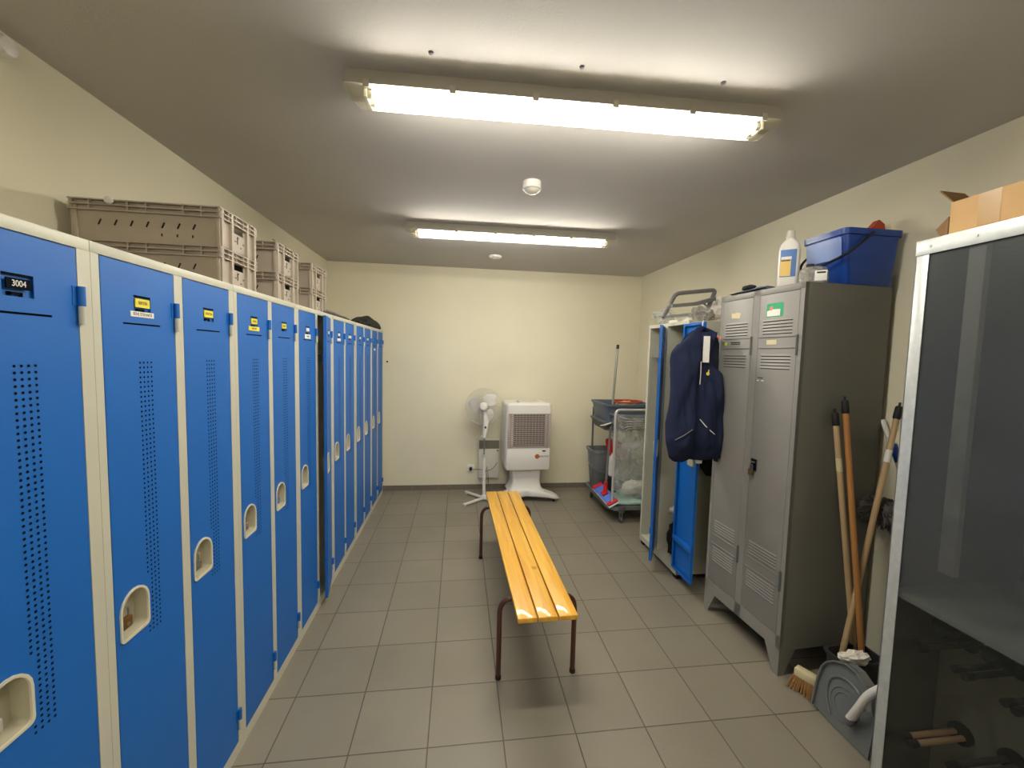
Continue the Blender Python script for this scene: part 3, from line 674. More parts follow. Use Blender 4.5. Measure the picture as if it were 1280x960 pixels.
loft(bm, [[p + Vector((0, a, b)) for a, b in ((-.025, -.010), (-.025, .010), (.025, .010), (.025, -.010))] for p in v]); obj('lower_tread', bm, M['stoolgrey'], st)
bm = new(); tube(bm, [(1.75, 2.84, 1.99), (1.80, 2.83, 1.95), (1.745, 2.81, 1.895)], .008, 8); obj('brace', bm, M['stoolgrey'], st)
bm = new(); blob(bm, (1.80, 2.78, 1.905), .11, 4, .5, 9, (1.25, 1.1, .62), 11, flat=LT + .001); blob(bm, (1.70, 2.74, 1.89), .07, 3, .5, 12, (1.2, .8, .75), 4, flat=LT + .001)
solo('plastic_bag', bm, M['wrap'], (1.8, 2.78, LT), 'crumpled translucent grey plastic bag beside the folded stool on the blue locker', 'plastic bag')
bm = new(); blob(bm, (1.93, 2.93, 1.95), .09, 3, .4, 8, (.9, 1.2, 1.0), 8, flat=LT + .001); solo('white_bag', bm, M['paper'], (1.93, 2.93, LT), 'white crumpled bag behind the folded stool, against the right wall', 'bag')
bm = new(); blob(bm, (1.60, 3.12, 1.90), .075, 3, .45, 8, (1.1, .9, .8), 21, flat=LT + .001); solo('clear_plastic_sheet', bm, M['bag'], (1.6, 3.12, LT), 'clear crumpled plastic at the far end of the open blue locker top', 'plastic sheet')

# ------------------------------------------------------------------ navy work vest on the open door
vest = thing('work_vest', (1.47, 2.40, 1.80), 'navy sleeveless work vest hanging on the open blue locker door', 'vest')
fv = lambda a, h, d: Vector((a - .062, d - .10, h + .008))
vs = Vector((-.062, -.10, .008))
rowsR = [(.985, 1.425, 1.632, 2.372, .040), (.965, 1.43, 1.632, 2.37, .025)][::-1] + [(1.08, 1.412, 1.636, 2.366, .055), (1.25, 1.404, 1.636, 2.370, .055), (1.40, 1.408, 1.630, 2.376, .05), (1.47, 1.415, 1.622, 2.38, .042), (1.53, 1.430, 1.562, 2.385, .035), (1.60, 1.452, 1.540, 2.39, .032), (1.68, 1.462, 1.560, 2.395, .030), (1.725, 1.475, 1.575, 2.40, .018)]
bm = new(); puff(bm, interp(rowsR, 44), fv, 24, .034, 11, seed=1); rp = obj('right_front', bm, M['navy'], vest, 60)
rowsL = [(.958, 1.325, 1.395, 2.335, .02), (.985, 1.285, 1.425, 2.33, .045), (1.08, 1.258, 1.432, 2.325, .06), (1.20, 1.256, 1.428, 2.328, .058), (1.35, 1.272, 1.430, 2.334, .052), (1.50, 1.277, 1.438, 2.342, .045), (1.60, 1.277, 1.460, 2.352, .038), (1.64, 1.305, 1.466, 2.356, .034), (1.69, 1.385, 1.468, 2.362, .026), (1.735, 1.440, 1.468, 2.372, .014), (1.75, 1.455, 1.466, 2.378, .006)]
bm = new(); puff(bm, interp(rowsL, 44), fv, 24, .032, 11, seed=4); lp = obj('left_front', bm, M['navy'], vest, 60)
bm = new(); rowsB = [(1.0, 1.32, 1.622, 2.415, .03), (1.3, 1.32, 1.632, 2.42, .03), (1.55, 1.34, 1.628, 2.422, .028), (1.66, 1.37, 1.622, 2.425, .022), (1.70, 1.40, 1.608, 2.43, .016), (1.735, 1.45, 1.56, 2.43, .012)]
puff(bm, interp(rowsB, 20), fv, 12, .01, 9, seed=7); obj('back', bm, M['navy2'], vest, 60)
def mv(bm): bmesh.ops.translate(bm, verts=bm.verts, vec=vs)
bm = new(); tube(bm, smooth([Vector(p) for p in ((1.463, 2.372, 1.74), (1.50, 2.41, 1.748), (1.545, 2.42, 1.735), (1.578, 2.40, 1.715))]), .013, 8); mv(bm); obj('collar', bm, M['navy'], vest, 60)
bm = new(); box(bm, 1.472, 1.512, 2.345, 2.3475, 1.545, 1.698, rot=None); mv(bm); o = obj('white_panel', bm, M['white'], vest); o['label'] = 'long white label inside the collar'
bm = new(); tube(bm, smooth([Vector(p) for p in ((1.424, 2.283, 1.55), (1.422, 2.277, 1.48), (1.419, 2.275, 1.42))]), .0025, 6); mv(bm); obj('zip', bm, M['silver'], vest)
bm = new(); tube(bm, smooth([Vector(p) for p in ((1.283, 2.268, 1.102), (1.33, 2.250, 1.135), (1.374, 2.248, 1.166))]), .0028, 6); mv(bm); obj('pocket_trim', bm, M['tubegrey'], lp)
bm = new(); tube(bm, [(1.457, 2.315, 1.214), (1.485, 2.306, 1.180), (1.505, 2.303, 1.160), (1.548, 2.306, 1.128)], .0028, 6); mv(bm); obj('pocket_trim', bm, M['white'], rp)
bm = new(); lathe(bm, [(0, -.003), (.010, -.003), (.010, 0), (0, 0)], (1.491, 2.318, 1.480), 14, axis='y', sy=1); cyl(bm, (1.494, 2.316, 1.483), (1.496, 2.316, 1.503), .003, seg=8); mv(bm); o = obj('emblem', bm, M['yellow'], rp); o['label'] = 'small yellow emblem on the chest'
bm = new(); tube(bm, [(1.572, 2.38, 1.700), (1.580, 2.36, 1.694), (1.584, 2.355, 1.68)], [.005, .008, .004], 8); mv(bm); obj('strap_end', bm, M['pink'], vest)
bm = new(); tube(bm, fillet([Vector(p) for p in ((1.530, 2.46, 1.775), (1.515, 2.43, 1.80), (1.505, 2.42, 1.778), (1.505, 2.42, 1.745))], .01, 4), .003, 6); mv(bm); obj('hanging_loop', bm, M['white'], vest)
bm = new(); puff(bm, interp([(.93, 1.50, 1.54, 2.40, .004), (.985, 1.487, 1.543, 2.40, .006)], 4), fv, 6, .003); solo('hanging_tag', bm, M['white'], (1.453, 2.30, .98), 'white paper tag hanging out below the navy vest', 'tag')
bm = new(); puff(bm, interp([(.80, 1.66, 1.74, 2.50, .02), (.86, 1.615, 1.80, 2.50, .05), (1.2, 1.61, 1.84, 2.49, .06), (1.55, 1.63, 1.80, 2.49, .05), (1.66, 1.66, 1.72, 2.50, .03)], 20), lambda a, h, d: Vector((a - .02, d, h)), 10, .02, 9, seed=12)
solo('black_jacket', bm, M['black'], (1.72, 2.5, 1.70), 'black garment hanging in the gap between the open blue locker and the grey locker', 'jacket')

# ------------------------------------------------------------------ grey double locker (local: front +x at x=0, y from the far side)
GW, GH, GD = .572, 1.945, .50
gl = thing('grey_locker', (1.565, 2.33, 0), 'tall grey metal double locker with louvred doors on the right', 'locker', rz=PI + .0613)
GP = [(.025, .255), (.305, .545)]; GZ0, GZ1 = .205, 1.912
bm = new(); t = .0015
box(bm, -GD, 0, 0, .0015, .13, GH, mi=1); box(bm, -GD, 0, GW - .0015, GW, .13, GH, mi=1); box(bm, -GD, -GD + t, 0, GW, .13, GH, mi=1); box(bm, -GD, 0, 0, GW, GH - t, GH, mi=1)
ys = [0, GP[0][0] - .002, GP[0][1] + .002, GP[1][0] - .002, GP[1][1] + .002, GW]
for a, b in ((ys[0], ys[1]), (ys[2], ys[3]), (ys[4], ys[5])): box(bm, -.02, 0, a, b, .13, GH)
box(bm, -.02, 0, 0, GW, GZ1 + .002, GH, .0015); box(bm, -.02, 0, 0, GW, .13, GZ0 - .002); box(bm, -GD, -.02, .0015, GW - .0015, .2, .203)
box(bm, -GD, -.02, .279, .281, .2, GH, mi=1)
obj('body', bm, [M['grey'], M['greydark']], gl, local=True)
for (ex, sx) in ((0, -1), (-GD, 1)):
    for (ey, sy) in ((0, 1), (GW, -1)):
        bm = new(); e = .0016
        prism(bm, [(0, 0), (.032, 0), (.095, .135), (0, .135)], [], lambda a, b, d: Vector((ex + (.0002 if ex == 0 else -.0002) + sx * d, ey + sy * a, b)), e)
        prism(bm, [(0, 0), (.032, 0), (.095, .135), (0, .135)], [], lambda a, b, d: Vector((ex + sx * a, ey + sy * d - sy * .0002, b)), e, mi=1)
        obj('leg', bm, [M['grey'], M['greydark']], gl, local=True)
def louvre(bm, y0, y1, z, h=.009, d=.0045):
    L_ = [[Vector((x, y, z + zz)) for x, zz in ((.0005, h * .6), (d, -h * .35), (d - .0015, -h * .5), (.0005, -h * .2))] for y in (y0, y0 + .006, y1 - .006, y1)]
    for i in (0, 3):
        for p in L_[i]: p.x = .0004 + (p.x) * .05
    loft(bm, L_)
for k, (a, b) in enumerate(GP):
    bm = new(); box(bm, -.018, .0005, a, b, GZ0, GZ1, .001)
    for z in (1.778, 1.762, 1.746, 1.730, 1.714, 1.600, 1.584, 1.568, 1.552, 1.536, .590, .574, .558, .542, .526, .424, .408, .392, .376, .360, .344):
        louvre(bm, a + .025, b - .028, z)
        box(bm, .0004, .0009, a + .027, b - .030, z - .0075, z - .0035, mi=1)
    for z in (1.665, .475): # raised ribs framing the plain band
        for dz in (-.030, .026): box(bm, .0003, .005, a + .012, b - .012, z + dz, z + dz + .004, .001)
    dr = obj('door', bm, [M['grey'], M['hole']], gl, local=True)
    for z in (1.60, .43):
        bm = new(); cyl(bm, (.004, b + .004, z), (.004, b + .004, z + .10), .0055, seg=10); obj('hinge', bm, M['greydk'], dr, local=True)  # dark grey puts the shadow strip at the door edge into the hinge
    bm = new(); box(bm, .0005, .003, a + .006, a + .052, .975, 1.045, .001); box(bm, .003, .0036, a + .010, a + .048, .980, 1.041, mi=1); box(bm, .003, .012, a + .010, a + .040, 1.022, 1.030, mi=0)
    lt = obj('latch_plate', bm, [M['steel'], M['hole']], dr, local=True)
    bm = new(); c = Vector((.016, a + .026, .985)); box(bm, c.x - .008, c.x + .008, c.y - .014, c.y + .014, c.z - .030, c.z + .002, .004)
    tube(bm, fillet([c + Vector((0, -.009, 0)), c + Vector((0, -.009, .028)), c + Vector((0, .009, .028)), c + Vector((0, .009, 0))], .008, 4), .0028, 8, mi=1)
    pd = obj('padlock', bm, [M['oldbrass'] if k else M['rubber'], M['steel']], dr, local=True)
    # writing and stickers
    if k == 0:
        bm = new(); prism(bm, [(.07, 1.812), (.135, 1.806), (.142, 1.836), (.110, 1.843), (.085, 1.838), (.068, 1.842)], [], lambda y, z, d: Vector((.0006 + d, a - .0 + y, z)), .0006); obj('torn_label', bm, M['cream'], dr, local=True)
        bm = new(); lathe(bm, [(0, .0006), (.010, .0006), (.010, .0014), (0, .0014)], (0, a + .035, 1.665), 14, axis='x'); obj('round_sticker', bm, M['lime'], dr, local=True)
        bm = new(); box(bm, .0004, .0012, a + .075, a + .150, 1.668, 1.673, mi=0); box(bm, .0004, .0012, a + .075, a + .150, 1.659, 1.663, mi=0); obj('card_slot', bm, M['hole'], dr, local=True)
    else:
        bm = new(); prism(bm, rrect(a + .045, a + .150, 1.795, 1.865, .008, 3), [], lambda y, z, d: Vector((.0006 + d, y, z)), .0006); s1 = obj('sticker', bm, M['green'], dr, local=True)
        s1['label'] = 'green sticker with a torn white label'
        bm = new(); prism(bm, [(a + .050, 1.800), (a + .132, 1.799), (a + .132, 1.832), (a + .085, 1.834), (a + .050, 1.828)], [], lambda y, z, d: Vector((.0014 + d, y, z)), .0006); obj('torn_label', bm, M['paper'], s1, local=True)
        bm = new(); lathe(bm, [(0, .0014), (.011, .0014), (.011, .0022), (0, .0022)], (0, a + .075, 1.840), 12, axis='x', sx=1); obj('pink_mark', bm, M['pink'], s1, local=True)
        bm = new(); box(bm, .0004, .0012, a + .058, a + .122, 1.655, 1.678); obj('name_card', bm, M['cream'], dr, local=True)
        bm = new(); box(bm, .0004, .0010, a + .012, a + .050, 1.478, 1.482, mi=1); box(bm, .0004, .0012, a + .010, a + .022, 1.463, 1.468); box(bm, .0004, .0012, a + .040, a + .055, 1.463, 1.468); obj('recess_labels', bm, [M['paper'], M['hole']], dr, local=True)  # shade of a thin recess painted as a dark strip, with pale labels

# on top of the grey locker
GT = GH + .0003
bm = new(); puff(bm, interp([(2.02, 1.60, 1.66, 0, .008), (2.08, 1.585, 1.74, 0, .015), (2.20, 1.575, 1.76, 0, .016), (2.29, 1.585, 1.70, 0, .008)], 10), lambda a, h, d: Vector((a, h, max(GT, GT + .012 - d))), 10, .006, 14, seed=2)
solo('folded_cloth', bm, M['slate'], (1.66, 2.15, GT), 'dark grey cloth lying flat on the grey locker', 'cloth')
bm = new(); blob(bm, (1.64, 2.20, GT + .040), .030, 3, .2, 6, (.9, 1.5, .55), 1); solo('small_black_case', bm, M['rubber'], (1.64, 2.20, GT + .02), 'small black rolled item on the grey cloth', 'case')
bo = thing('cleaner_bottle', (1.655, 1.935, GT), 'tall white cleaner bottle with blue and tan label on the grey locker', 'bottle', rz=math.radians(-40))
bm = new()
def bot(z, w, d): return [Vector((x, y, z)) for x, y in rrect(-w, w, -d, d, min(w, d) * .75, 5)]
loft(bm, [bot(.0, .044, .027), bot(.004, .048, .030), bot(.10, .047, .030), bot(.19, .046, .029), bot(.215, .040, .027), bot(.232, .026, .022), bot(.240, .017, .016), bot(.248, .016, .0155)]); obj('body', bm, M['whitep'], bo, 50, True)
bm = new(); lathe(bm, [(0, .246), (.0195, .246), (.0195, .252), (.0175, .280), (.015, .284), (0, .284)], (0, 0, 0), 20); obj('cap', bm, M['whitep2'], bo, local=True)
bm = new(); box(bm, -.038, .030, -.0318, -.0298, .050, .185, .0008); lb = obj('label', bm, M['lblue'], bo, local=True)
bm = new(); box(bm, -.037, .008, -.0326, -.0316, .054, .135); obj('label_panel', bm, M['lyel'], lb, local=True)
bm = new(); box(bm, -.034, .010, -.0330, -.0318, .137, .150); obj('label_stripe', bm, M['white'], lb, local=True)
bm = new(); box(bm, -.034, .004, -.0334, -.0322, .128, .133); obj('label_line', bm, M['ink'], lb, local=True)
cn = thing('clear_canister', (1.70, 1.83, GT), 'squat translucent canister with white label beside the blue bucket', 'canister', rz=math.radians(-38))
bm = new(); loft(bm, [bot(.0, .055, .036), bot(.004, .060, .040), bot(.055, .060, .040), bot(.075, .052, .036), bot(.085, .030, .024)]); obj('body', bm, M['wrap'], cn, 50, True)
bm = new(); lathe(bm, [(0, .083), (.017, .083), (.017, .098), (0, .098)], (-.015, 0, 0), 16); obj('cap', bm, M['rubber'], cn, local=True)
bm = new(); box(bm, .002, .050, -.0425, -.0395, .012, .060, .0006); lb = obj('label', bm, M['white'], cn, local=True)
bm = new(); box(bm, .010, .044, -.0430, -.0424, .046, .054); obj('label_line', bm, M['ink'], lb, local=True)
bk = thing('blue_bucket', (1.955, 1.885, GT), 'rectangular blue plastic bucket with black handle on the grey locker', 'bucket')
bm = new()
def rr(z, x0, x1, y0, y1, r=.03): return [Vector((x, y, z)) for x, y in rrect(x0, x1, y0, y1, r, 5)]
bx0, bx1, by0, by1 = -.155, .150, -.115, .125; Hb = .262
loft(bm, [rr(0, bx0 + .03, bx1 - .012, by0 + .012, by1 - .012), rr(.006, bx0 + .027, bx1 - .010, by0 + .010, by1 - .010), rr(Hb - .03, bx0, bx1, by0, by1), rr(Hb - .028, bx0 - .008, bx1 + .008, by0 - .008, by1 + .008), rr(Hb, bx0 - .009, bx1 + .009, by0 - .009, by1 + .009), rr(Hb, bx0 + .004, bx1 - .004, by0 + .004, by1 - .004), rr(.012, bx0 + .033, bx1 - .016, by0 + .016, by1 - .016)])
obj('tub', bm, M['bluebucket'], bk, 50, True)
bm = new(); f = lambda a, b, d: Vector((bx0 - .0035 + (.232 - b) * .11 - d, a, b))
prism(bm, rrect(-.095, .105, .125, .225, .008, 3), [], f, .002); obj('side_panel', bm, M['litblue'], bk, local=True)  # pale blue paints the light falling on the bucket's left side
bm = new(); tube(bm, smooth([Vector(p) for p in ((-.02, by0 - .012, .245), (-.08, by0 - .022, .20), (-.140, by0 - .02, .150), (-.178, by0 + .03, .115), (-.180, by0 + .14, .095), (-.168, by1 - .01, .105), (-.13, by1 + .018, .16), (-.02, by1 + .013, .245))], 8), .006, 10); obj('handle', bm, M['rubber'], bk, 60, True)
bm = new(); prism(bm, [(-.01, .20), (.115, .20), (.105, .335), (.075, .355), (.00, .280)], [], lambda a, b, d: Vector((a + .02, -.06 + d + (b - .2) * .1, b)), .030)
bmesh.ops.translate(bm, verts=bm.verts, vec=Vector((1.955, 1.885, GT - .02))); solo('red_sponge', bm, M['orange'], (1.99, 1.83, GT + .2), 'reddish brown sponge sticking out of the blue bucket', 'sponge', smooth=None)

# ------------------------------------------------------------------ brooms, duster, dustpan between grey locker and metal cabinet
def stick(bm, a, b, r=.0125): tube(bm, [a, Vector(a).lerp(Vector(b), .5), b], r, 12)
def pole_cap(p, q):
    p, q = Vector(p), Vector(q); d = (p - q).normalized(); bm = new()
    tube(bm, [p - d * .008, p, p + d * .050, p + d * .056], [.0135, .0158, .0145, .010], 12); tube(bm, [p + d * .054, p + d * .074], [.005, .005], 8); 
    return bm
def broom(A, B, m, label):
    t = thing('broom_handle', (B[0], B[1], B[2]), label, 'broom handle', 'wooden broom handles standing in the dark tub')
    bm = new(); stick(bm, A, B); s_ = obj('shaft', bm, M[m], t)
    obj('hanging_cap', pole_cap(A, B), M['rubber'], t)
    return t, s_
A1, B1 = (1.801, 1.745, 1.275), (1.874, 1.600, .035)
A2, B2 = (1.837, 1.735, 1.336), (1.858, 1.548, .035)
A3, B3 = (2.078, 1.700, 1.315), (1.735, 1.590, .035)
b1, s1 = broom(A1, B1, 'stick2', 'thin pale wooden broom handle with black cap, leftmost of the three beside the grey locker')
b2, s2 = broom(A2, B2, 'stick1', 'orange-brown wooden broom handle with black cap, middle of the three beside the grey locker')
b3, s3 = broom(A3, B3, 'stick2', 'pale wooden broom handle slanting towards the right wall, white sticker near its black cap')
R4 = Matrix.Translation((1.662, 1.660, 0)) @ Matrix.Rotation(2.0, 4, 'Z')
fb = thing('floor_brush', (1.662, 1.66, 0), 'small brush with cream block and brown bristles on the floor by the dustpan', 'brush')
bm = new(); box(bm, -.050, .045, -.022, .022, .062, .100, .006, rot=R4); obj('block', bm, M['cream'], fb)
bm = new(); rnd = random.Random(8)
for i in range(16):
    for j in range(5):
        x, y = -.045 + .088 * i / 15, -.018 + .009 * j; ex, ey = x * 1.35 + rnd.uniform(-.006, .006), y * 2.4 + rnd.uniform(-.006, .006)
        tube(bm, [R4 @ Vector((x, y, .064)), R4 @ Vector((ex, ey, .002))], [.004, .0025], 5)
obj('bristles', bm, M['bristle'], fb)
A, B = Vector(A3), Vector(B3); p = A.lerp(B, .12); q = A.lerp(B, .165)
bm = new(); tube(bm, [p, q], .0131, 12); o = obj('paper_sticker', bm, M['white'], s3)
A, B = Vector(A1), Vector(B1); bm = new(); tube(bm, [A.lerp(B, .13), A.lerp(B, .18)], .0131, 12); obj('paper_sticker', bm, M['cream'], s1)
# squeegee pole behind
sq = thing('window_squeegee', (2.105, 1.74, 1.16), 'white and blue stick leaning on the right wall behind the brooms', 'squeegee')
bm = new(); tube(bm, [(2.108, 1.790, 1.29), (2.108, 1.66, 1.00)], .011, 12); obj('shaft', bm, M['whitep'], sq)
bm = new(); tube(bm, [(2.100, 1.725, 1.18), (2.100, 1.690, 1.10)], [.016, .016], 12); obj('grip', bm, M['bluebucket'], sq)
bm = new(); tube(bm, [(2.108, 1.655, 1.01), (2.108, 1.60, .85)], .009, 8); obj('end_rod', bm, M['steel'], sq)
# fluffy duster
du = thing('fluffy_duster', (2.06, 1.70, .85), 'fluffy dark grey duster hanging on the right wall behind the brooms', 'duster')
bm = new(); rnd = random.Random(5)
blob(bm, (2.04, 1.70, .86), .075, 3, .3, 10, (.75, 1.15, .85), 3)
for i in range(420):
    th, ph = rnd.uniform(0, 2 * PI), math.acos(rnd.uniform(-1, 1)); d = Vector((math.sin(ph) * math.cos(th) * .72, math.sin(ph) * math.sin(th) * 1.1, math.cos(ph) * .8)); c = Vector((2.04, 1.70, .86))
    p1 = c + d * .10; p1.x = min(p1.x, 2.124); p1.z -= .012; tube(bm, [c + d * .06, p1], [.006, .0015], 4)
obj('fibres', bm, M['fluff'], du, 60)
bm = new(); tube(bm, [(2.07, 1.68, .79), (2.08, 1.645, .69), (2.085, 1.63, .64)], [.010, .009, .013], 10); obj('handle', bm, M['greydk'], du)
bm = new(); tube(bm, fillet([Vector((2.095, 1.645, .66)), Vector((2.095, 1.60, .66)), Vector((2.095, 1.60, .62)), Vector((2.095, 1.645, .62))], .01, 4, True), .006, 8, True); obj('hanging_ring', bm, M['rubber'], du)
# dustpan: big shell standing on its edge, facing the room
dp = thing('dustpan', (1.66, 1.45, 0), 'large grey plastic dustpan standing on its edge beside the metal cabinet', 'dustpan')
O = [(1.578, .015), (1.584, .13), (1.580, .190), (1.565, .222), (1.535, .250), (1.49, .272), (1.44, .272), (1.395, .250), (1.365, .225), (1.335, .17), (1.325, .004), (1.50, .004)]
leanx = lambda z: 1.625 + z * .22
bm = new(); f = lambda a, b, d: Vector((leanx(b) + d, a, b))
prism(bm, O, [], f, .004)
n = len(O)
for i in range(n - 3): # turned-back rim
    a, b = O[i], O[i + 1]; v = [bm.verts.new(f(a[0], a[1], -.012)), bm.verts.new(f(b[0], b[1], -.012)), bm.verts.new(f(b[0], b[1], .035)), bm.verts.new(f(a[0], a[1], .035))]; bm.faces.new(v)
tube(bm, [f(a, b, -.012) for a, b in O[:n - 2]], .004, 6)
tube(bm, smooth([f(a, b, -.003) for a, b in ((1.50, .04), (1.535, .10), (1.535, .17), (1.49, .21), (1.42, .205), (1.38, .16))]), .006, 8)
for r_ in (.065, .045): tube(bm, [f(1.455 + r_ * math.cos(k * PI / 12), .115 + r_ * math.sin(k * PI / 12), -.001) for k in range(24)], .003, 6, True)
obj('pan', bm, M['greyplastic'], dp, 30)
bm = new(); tube(bm, smooth([Vector(p) for p in ((1.622, 1.405, .100), (1.618, 1.372, .175), (1.625, 1.335, .27), (1.66, 1.28, .36))]), [.015] * 19, 12); obj('handle', bm, M['whitep'], dp, 60)
bm = new(); cyl(bm, (1.618, 1.408, .085), (1.627, 1.396, .112), .018, seg=14); obj('handle_socket', bm, M['greydk'], dp)
bx = thing('grey_tub', (1.805, 1.60, 0), 'dark grey plastic tub behind the dustpan holding the wooden broom handles', 'tub')
bm = new(); T = lambda z, e: [Vector((1.800 + x, 1.562 + y, z)) for x, y in rrect(-.098 - e, .098 + e, -.058 - e, .058 + e, .025, 4)]
loft(bm, [T(0, -.012), T(.235, 0), T(.24, .008), T(.252, .008), T(.252, -.003), T(.015, -.015)]); obj('tub', bm, M['charcoal'], bx, 40)
bm = new(); blob(bm, (1.745, 1.515, .275), .042, 3, .6, 12, (1.7, .7, .6), 31); solo('crumpled_paper', bm, M['paper'], (1.765, 1.53, .255), 'crumpled white paper lying on the rim of the dark grey tub', 'paper', smooth=None)
bm = new(); cyl(bm, (1.735, 1.475, .180), (1.735, 1.235, .235), .036, seg=20); solo('grey_tube', bm, M['greyplastic'], (1.71, 1.40, .2), 'short grey plastic cylinder tucked behind the dustpan', 'tube')

# ------------------------------------------------------------------ metal cabinet with smoked plastic side (right edge)
cx, cy1, cy0, cz = 1.500, 1.212, .42, 1.974
cb = thing('metal_cabinet', (1.80, .82, 0), 'tall galvanised cabinet with smoked plastic front, at the right edge', 'cabinet')
bm = new(); xb = 2.06
for y in (cy1 - .038, cy0):
    box(bm, cx, cx + .003, y, y + .038, 0, cz - .045, .0005)
    yy = cy1 - .003 if y > 1 else cy0
    box(bm, cx, cx + .035, yy, yy + .003, 0, cz); box(bm, xb - .035, xb, yy, yy + .003, 0, cz)
box(bm, cx - .003, cx, cy0, cy1, cz - .048, cz, .0008); box(bm, cx, xb, cy1 - .003, cy1, cz - .045, cz); box(bm, cx, xb, cy0, cy0 + .003, cz - .045, cz)
for y in (1.17, 1.05, .80, .55): cyl(bm, (cx - .003, y, cz - .024), (cx - .0055, y, cz - .024), .0045, seg=10)
obj('angle_frame', bm, M['galv'], cb)
bm = new(); box(bm, cx, xb, cy0 + .003, cy1 - .003, cz - .004, cz - .001); obj('top_panel', bm, M['galv'], cb)
bm = new(); box(bm, cx + .004, cx + .007, cy0 + .004, cy1 - .004, .775, cz - .01); obj('upper_panel', bm, M['smoke'], cb)
bm = new(); box(bm, cx + .0035, cx + .0075, cy0 + .004, cy1 - .004, .01, .7735); obj('lower_panel', bm, M['smokelow'], cb)
bm = new(); box(bm, xb - .004, xb, cy0, cy1, 0, cz - .004); obj('back_panel', bm, M['darkgap'], cb)
bm = new(); box(bm, cx + .02, xb - .006, cy1 - .006, cy1 - .0035, 0.01, cz - .006); box(bm, cx + .02, xb - .006, cy0 + .0035, cy0 + .006, .01, cz - .006); obj('side_panel', bm, M['darkboard'], cb)
bm = new(); box(bm, cx + .010, xb - .006, cy0 + .006, cy1 - .006, .772, .790, .002); obj('shelf', bm, M['inner'], cb)
bm = new(); box(bm, cx + .009, cx + .030, 1.032, 1.074, .92, cz - .006, .002); obj('pale_strip', bm, M['whitep2'], cb)  # pale vertical strip just behind the smoked panel
bm = new(); box(bm, cx + .010, xb - .006, cy0 + .006, cy1 - .006, .02, .035); obj('floor_shelf', bm, M['darkboard'], cb)
bm = new(); box(bm, cx + .236, cx + .242, cy0 + .01, cy1 - .01, .04, .765); obj('peg_board', bm, M['darkgap'], cb)
for k, (y, z) in enumerate(((1.130, .640), (1.006, .645), (.890, .640), (1.128, .308), (.995, .342))):
    bm = new()
    for dy, dz in ((0, 0), (-.024, -.004)):
        cyl(bm, (cx + .010, y + dy, z + dz), (cx + .040, y + dy, z + dz), .0115, seg=14, mi=0)
        cyl(bm, (cx + .040, y + dy, z + dz), (cx + .22, y + dy, z + dz), .009, seg=12, mi=1)
    cyl(bm, (cx + .22, y - .012, z), (cx + .235, y - .012, z), .035, seg=18, mi=0)
    obj('peg_pair', bm, [M['rubber'], M['pipe'] if k == 3 else M['pad']], cb)
for y, z in ((1.080, .722), (.950, .722), (.83, .722)):
    bm = new(); blob(bm, (cx + .07, y, z), .030, 2, .2, 6, (1.2, 1.2, .8), y); obj('hanging_pad', bm, M['rubber'], cb)
# cardboard box on top
kb = thing('cardboard_box', (1.80, 1.10, cz), 'open brown cardboard box on top of the galvanised cabinet', 'box')
kx0, kx1, ky0, ky1, kz0, kz1 = 1.600, 1.86, .985, 1.200, cz + .0005, cz + .130
bm = new(); t = .005
for a in ((kx0, kx0 + t, ky0, ky1), (kx1 - t, kx1, ky0, ky1), (kx0 + t, kx1 - t, ky0, ky0 + t), (kx0 + t, kx1 - t, ky1 - t, ky1)): box(bm, a[0], a[1], a[2], a[3], kz0, kz1)
box(bm, kx0 + t, kx1 - t, ky0 + t, ky1 - t, kz0, kz0 + t); obj('carton', bm, M['card'], kb, None)
bm = new(); box(bm, kx0 - .0008, kx0, 1.070, 1.125, kz0 + .03, kz1); o = obj('packing_tape', bm, M['tape'], kb, None)
def flap(P4, nm='flap'):
    bm = new(); v = [Vector(p) for p in P4]; n = (v[1] - v[0]).cross(v[3] - v[0]).normalized() * .004
    F = [bm.verts.new(p) for p in v]; G = [bm.verts.new(p + n) for p in v]; bm.faces.new(F); bm.faces.new(G[::-1])
    for i in range(4): bm.faces.new((F[i], G[i], G[(i + 1) % 4], F[(i + 1) % 4]))
    return obj('flap', bm, M['card2'], kb, None)
flap([(kx0 + .004, ky1, kz1), (kx0 + .10, ky1, kz1), (kx0 + .105, ky1 + .045, kz1 + .050), (kx0 + .01, ky1 + .045, kz1 + .052)])
flap([(kx0 + .002, ky1 + .001, kz0 + .014), (kx0 + .002, ky1 + .001, kz0 + .085), (kx0 + .01, ky1 + .042, kz0 + .055), (kx0 + .01, ky1 + .022, kz0 + .02)])
flap([(kx0 - .002, ky0, kz1 + .004), (kx0 - .002, ky0, kz0 + .003), (kx0 - .008, ky0 - .07, kz0 + .003), (kx0 - .008, ky0 - .07, kz1 + .004)])

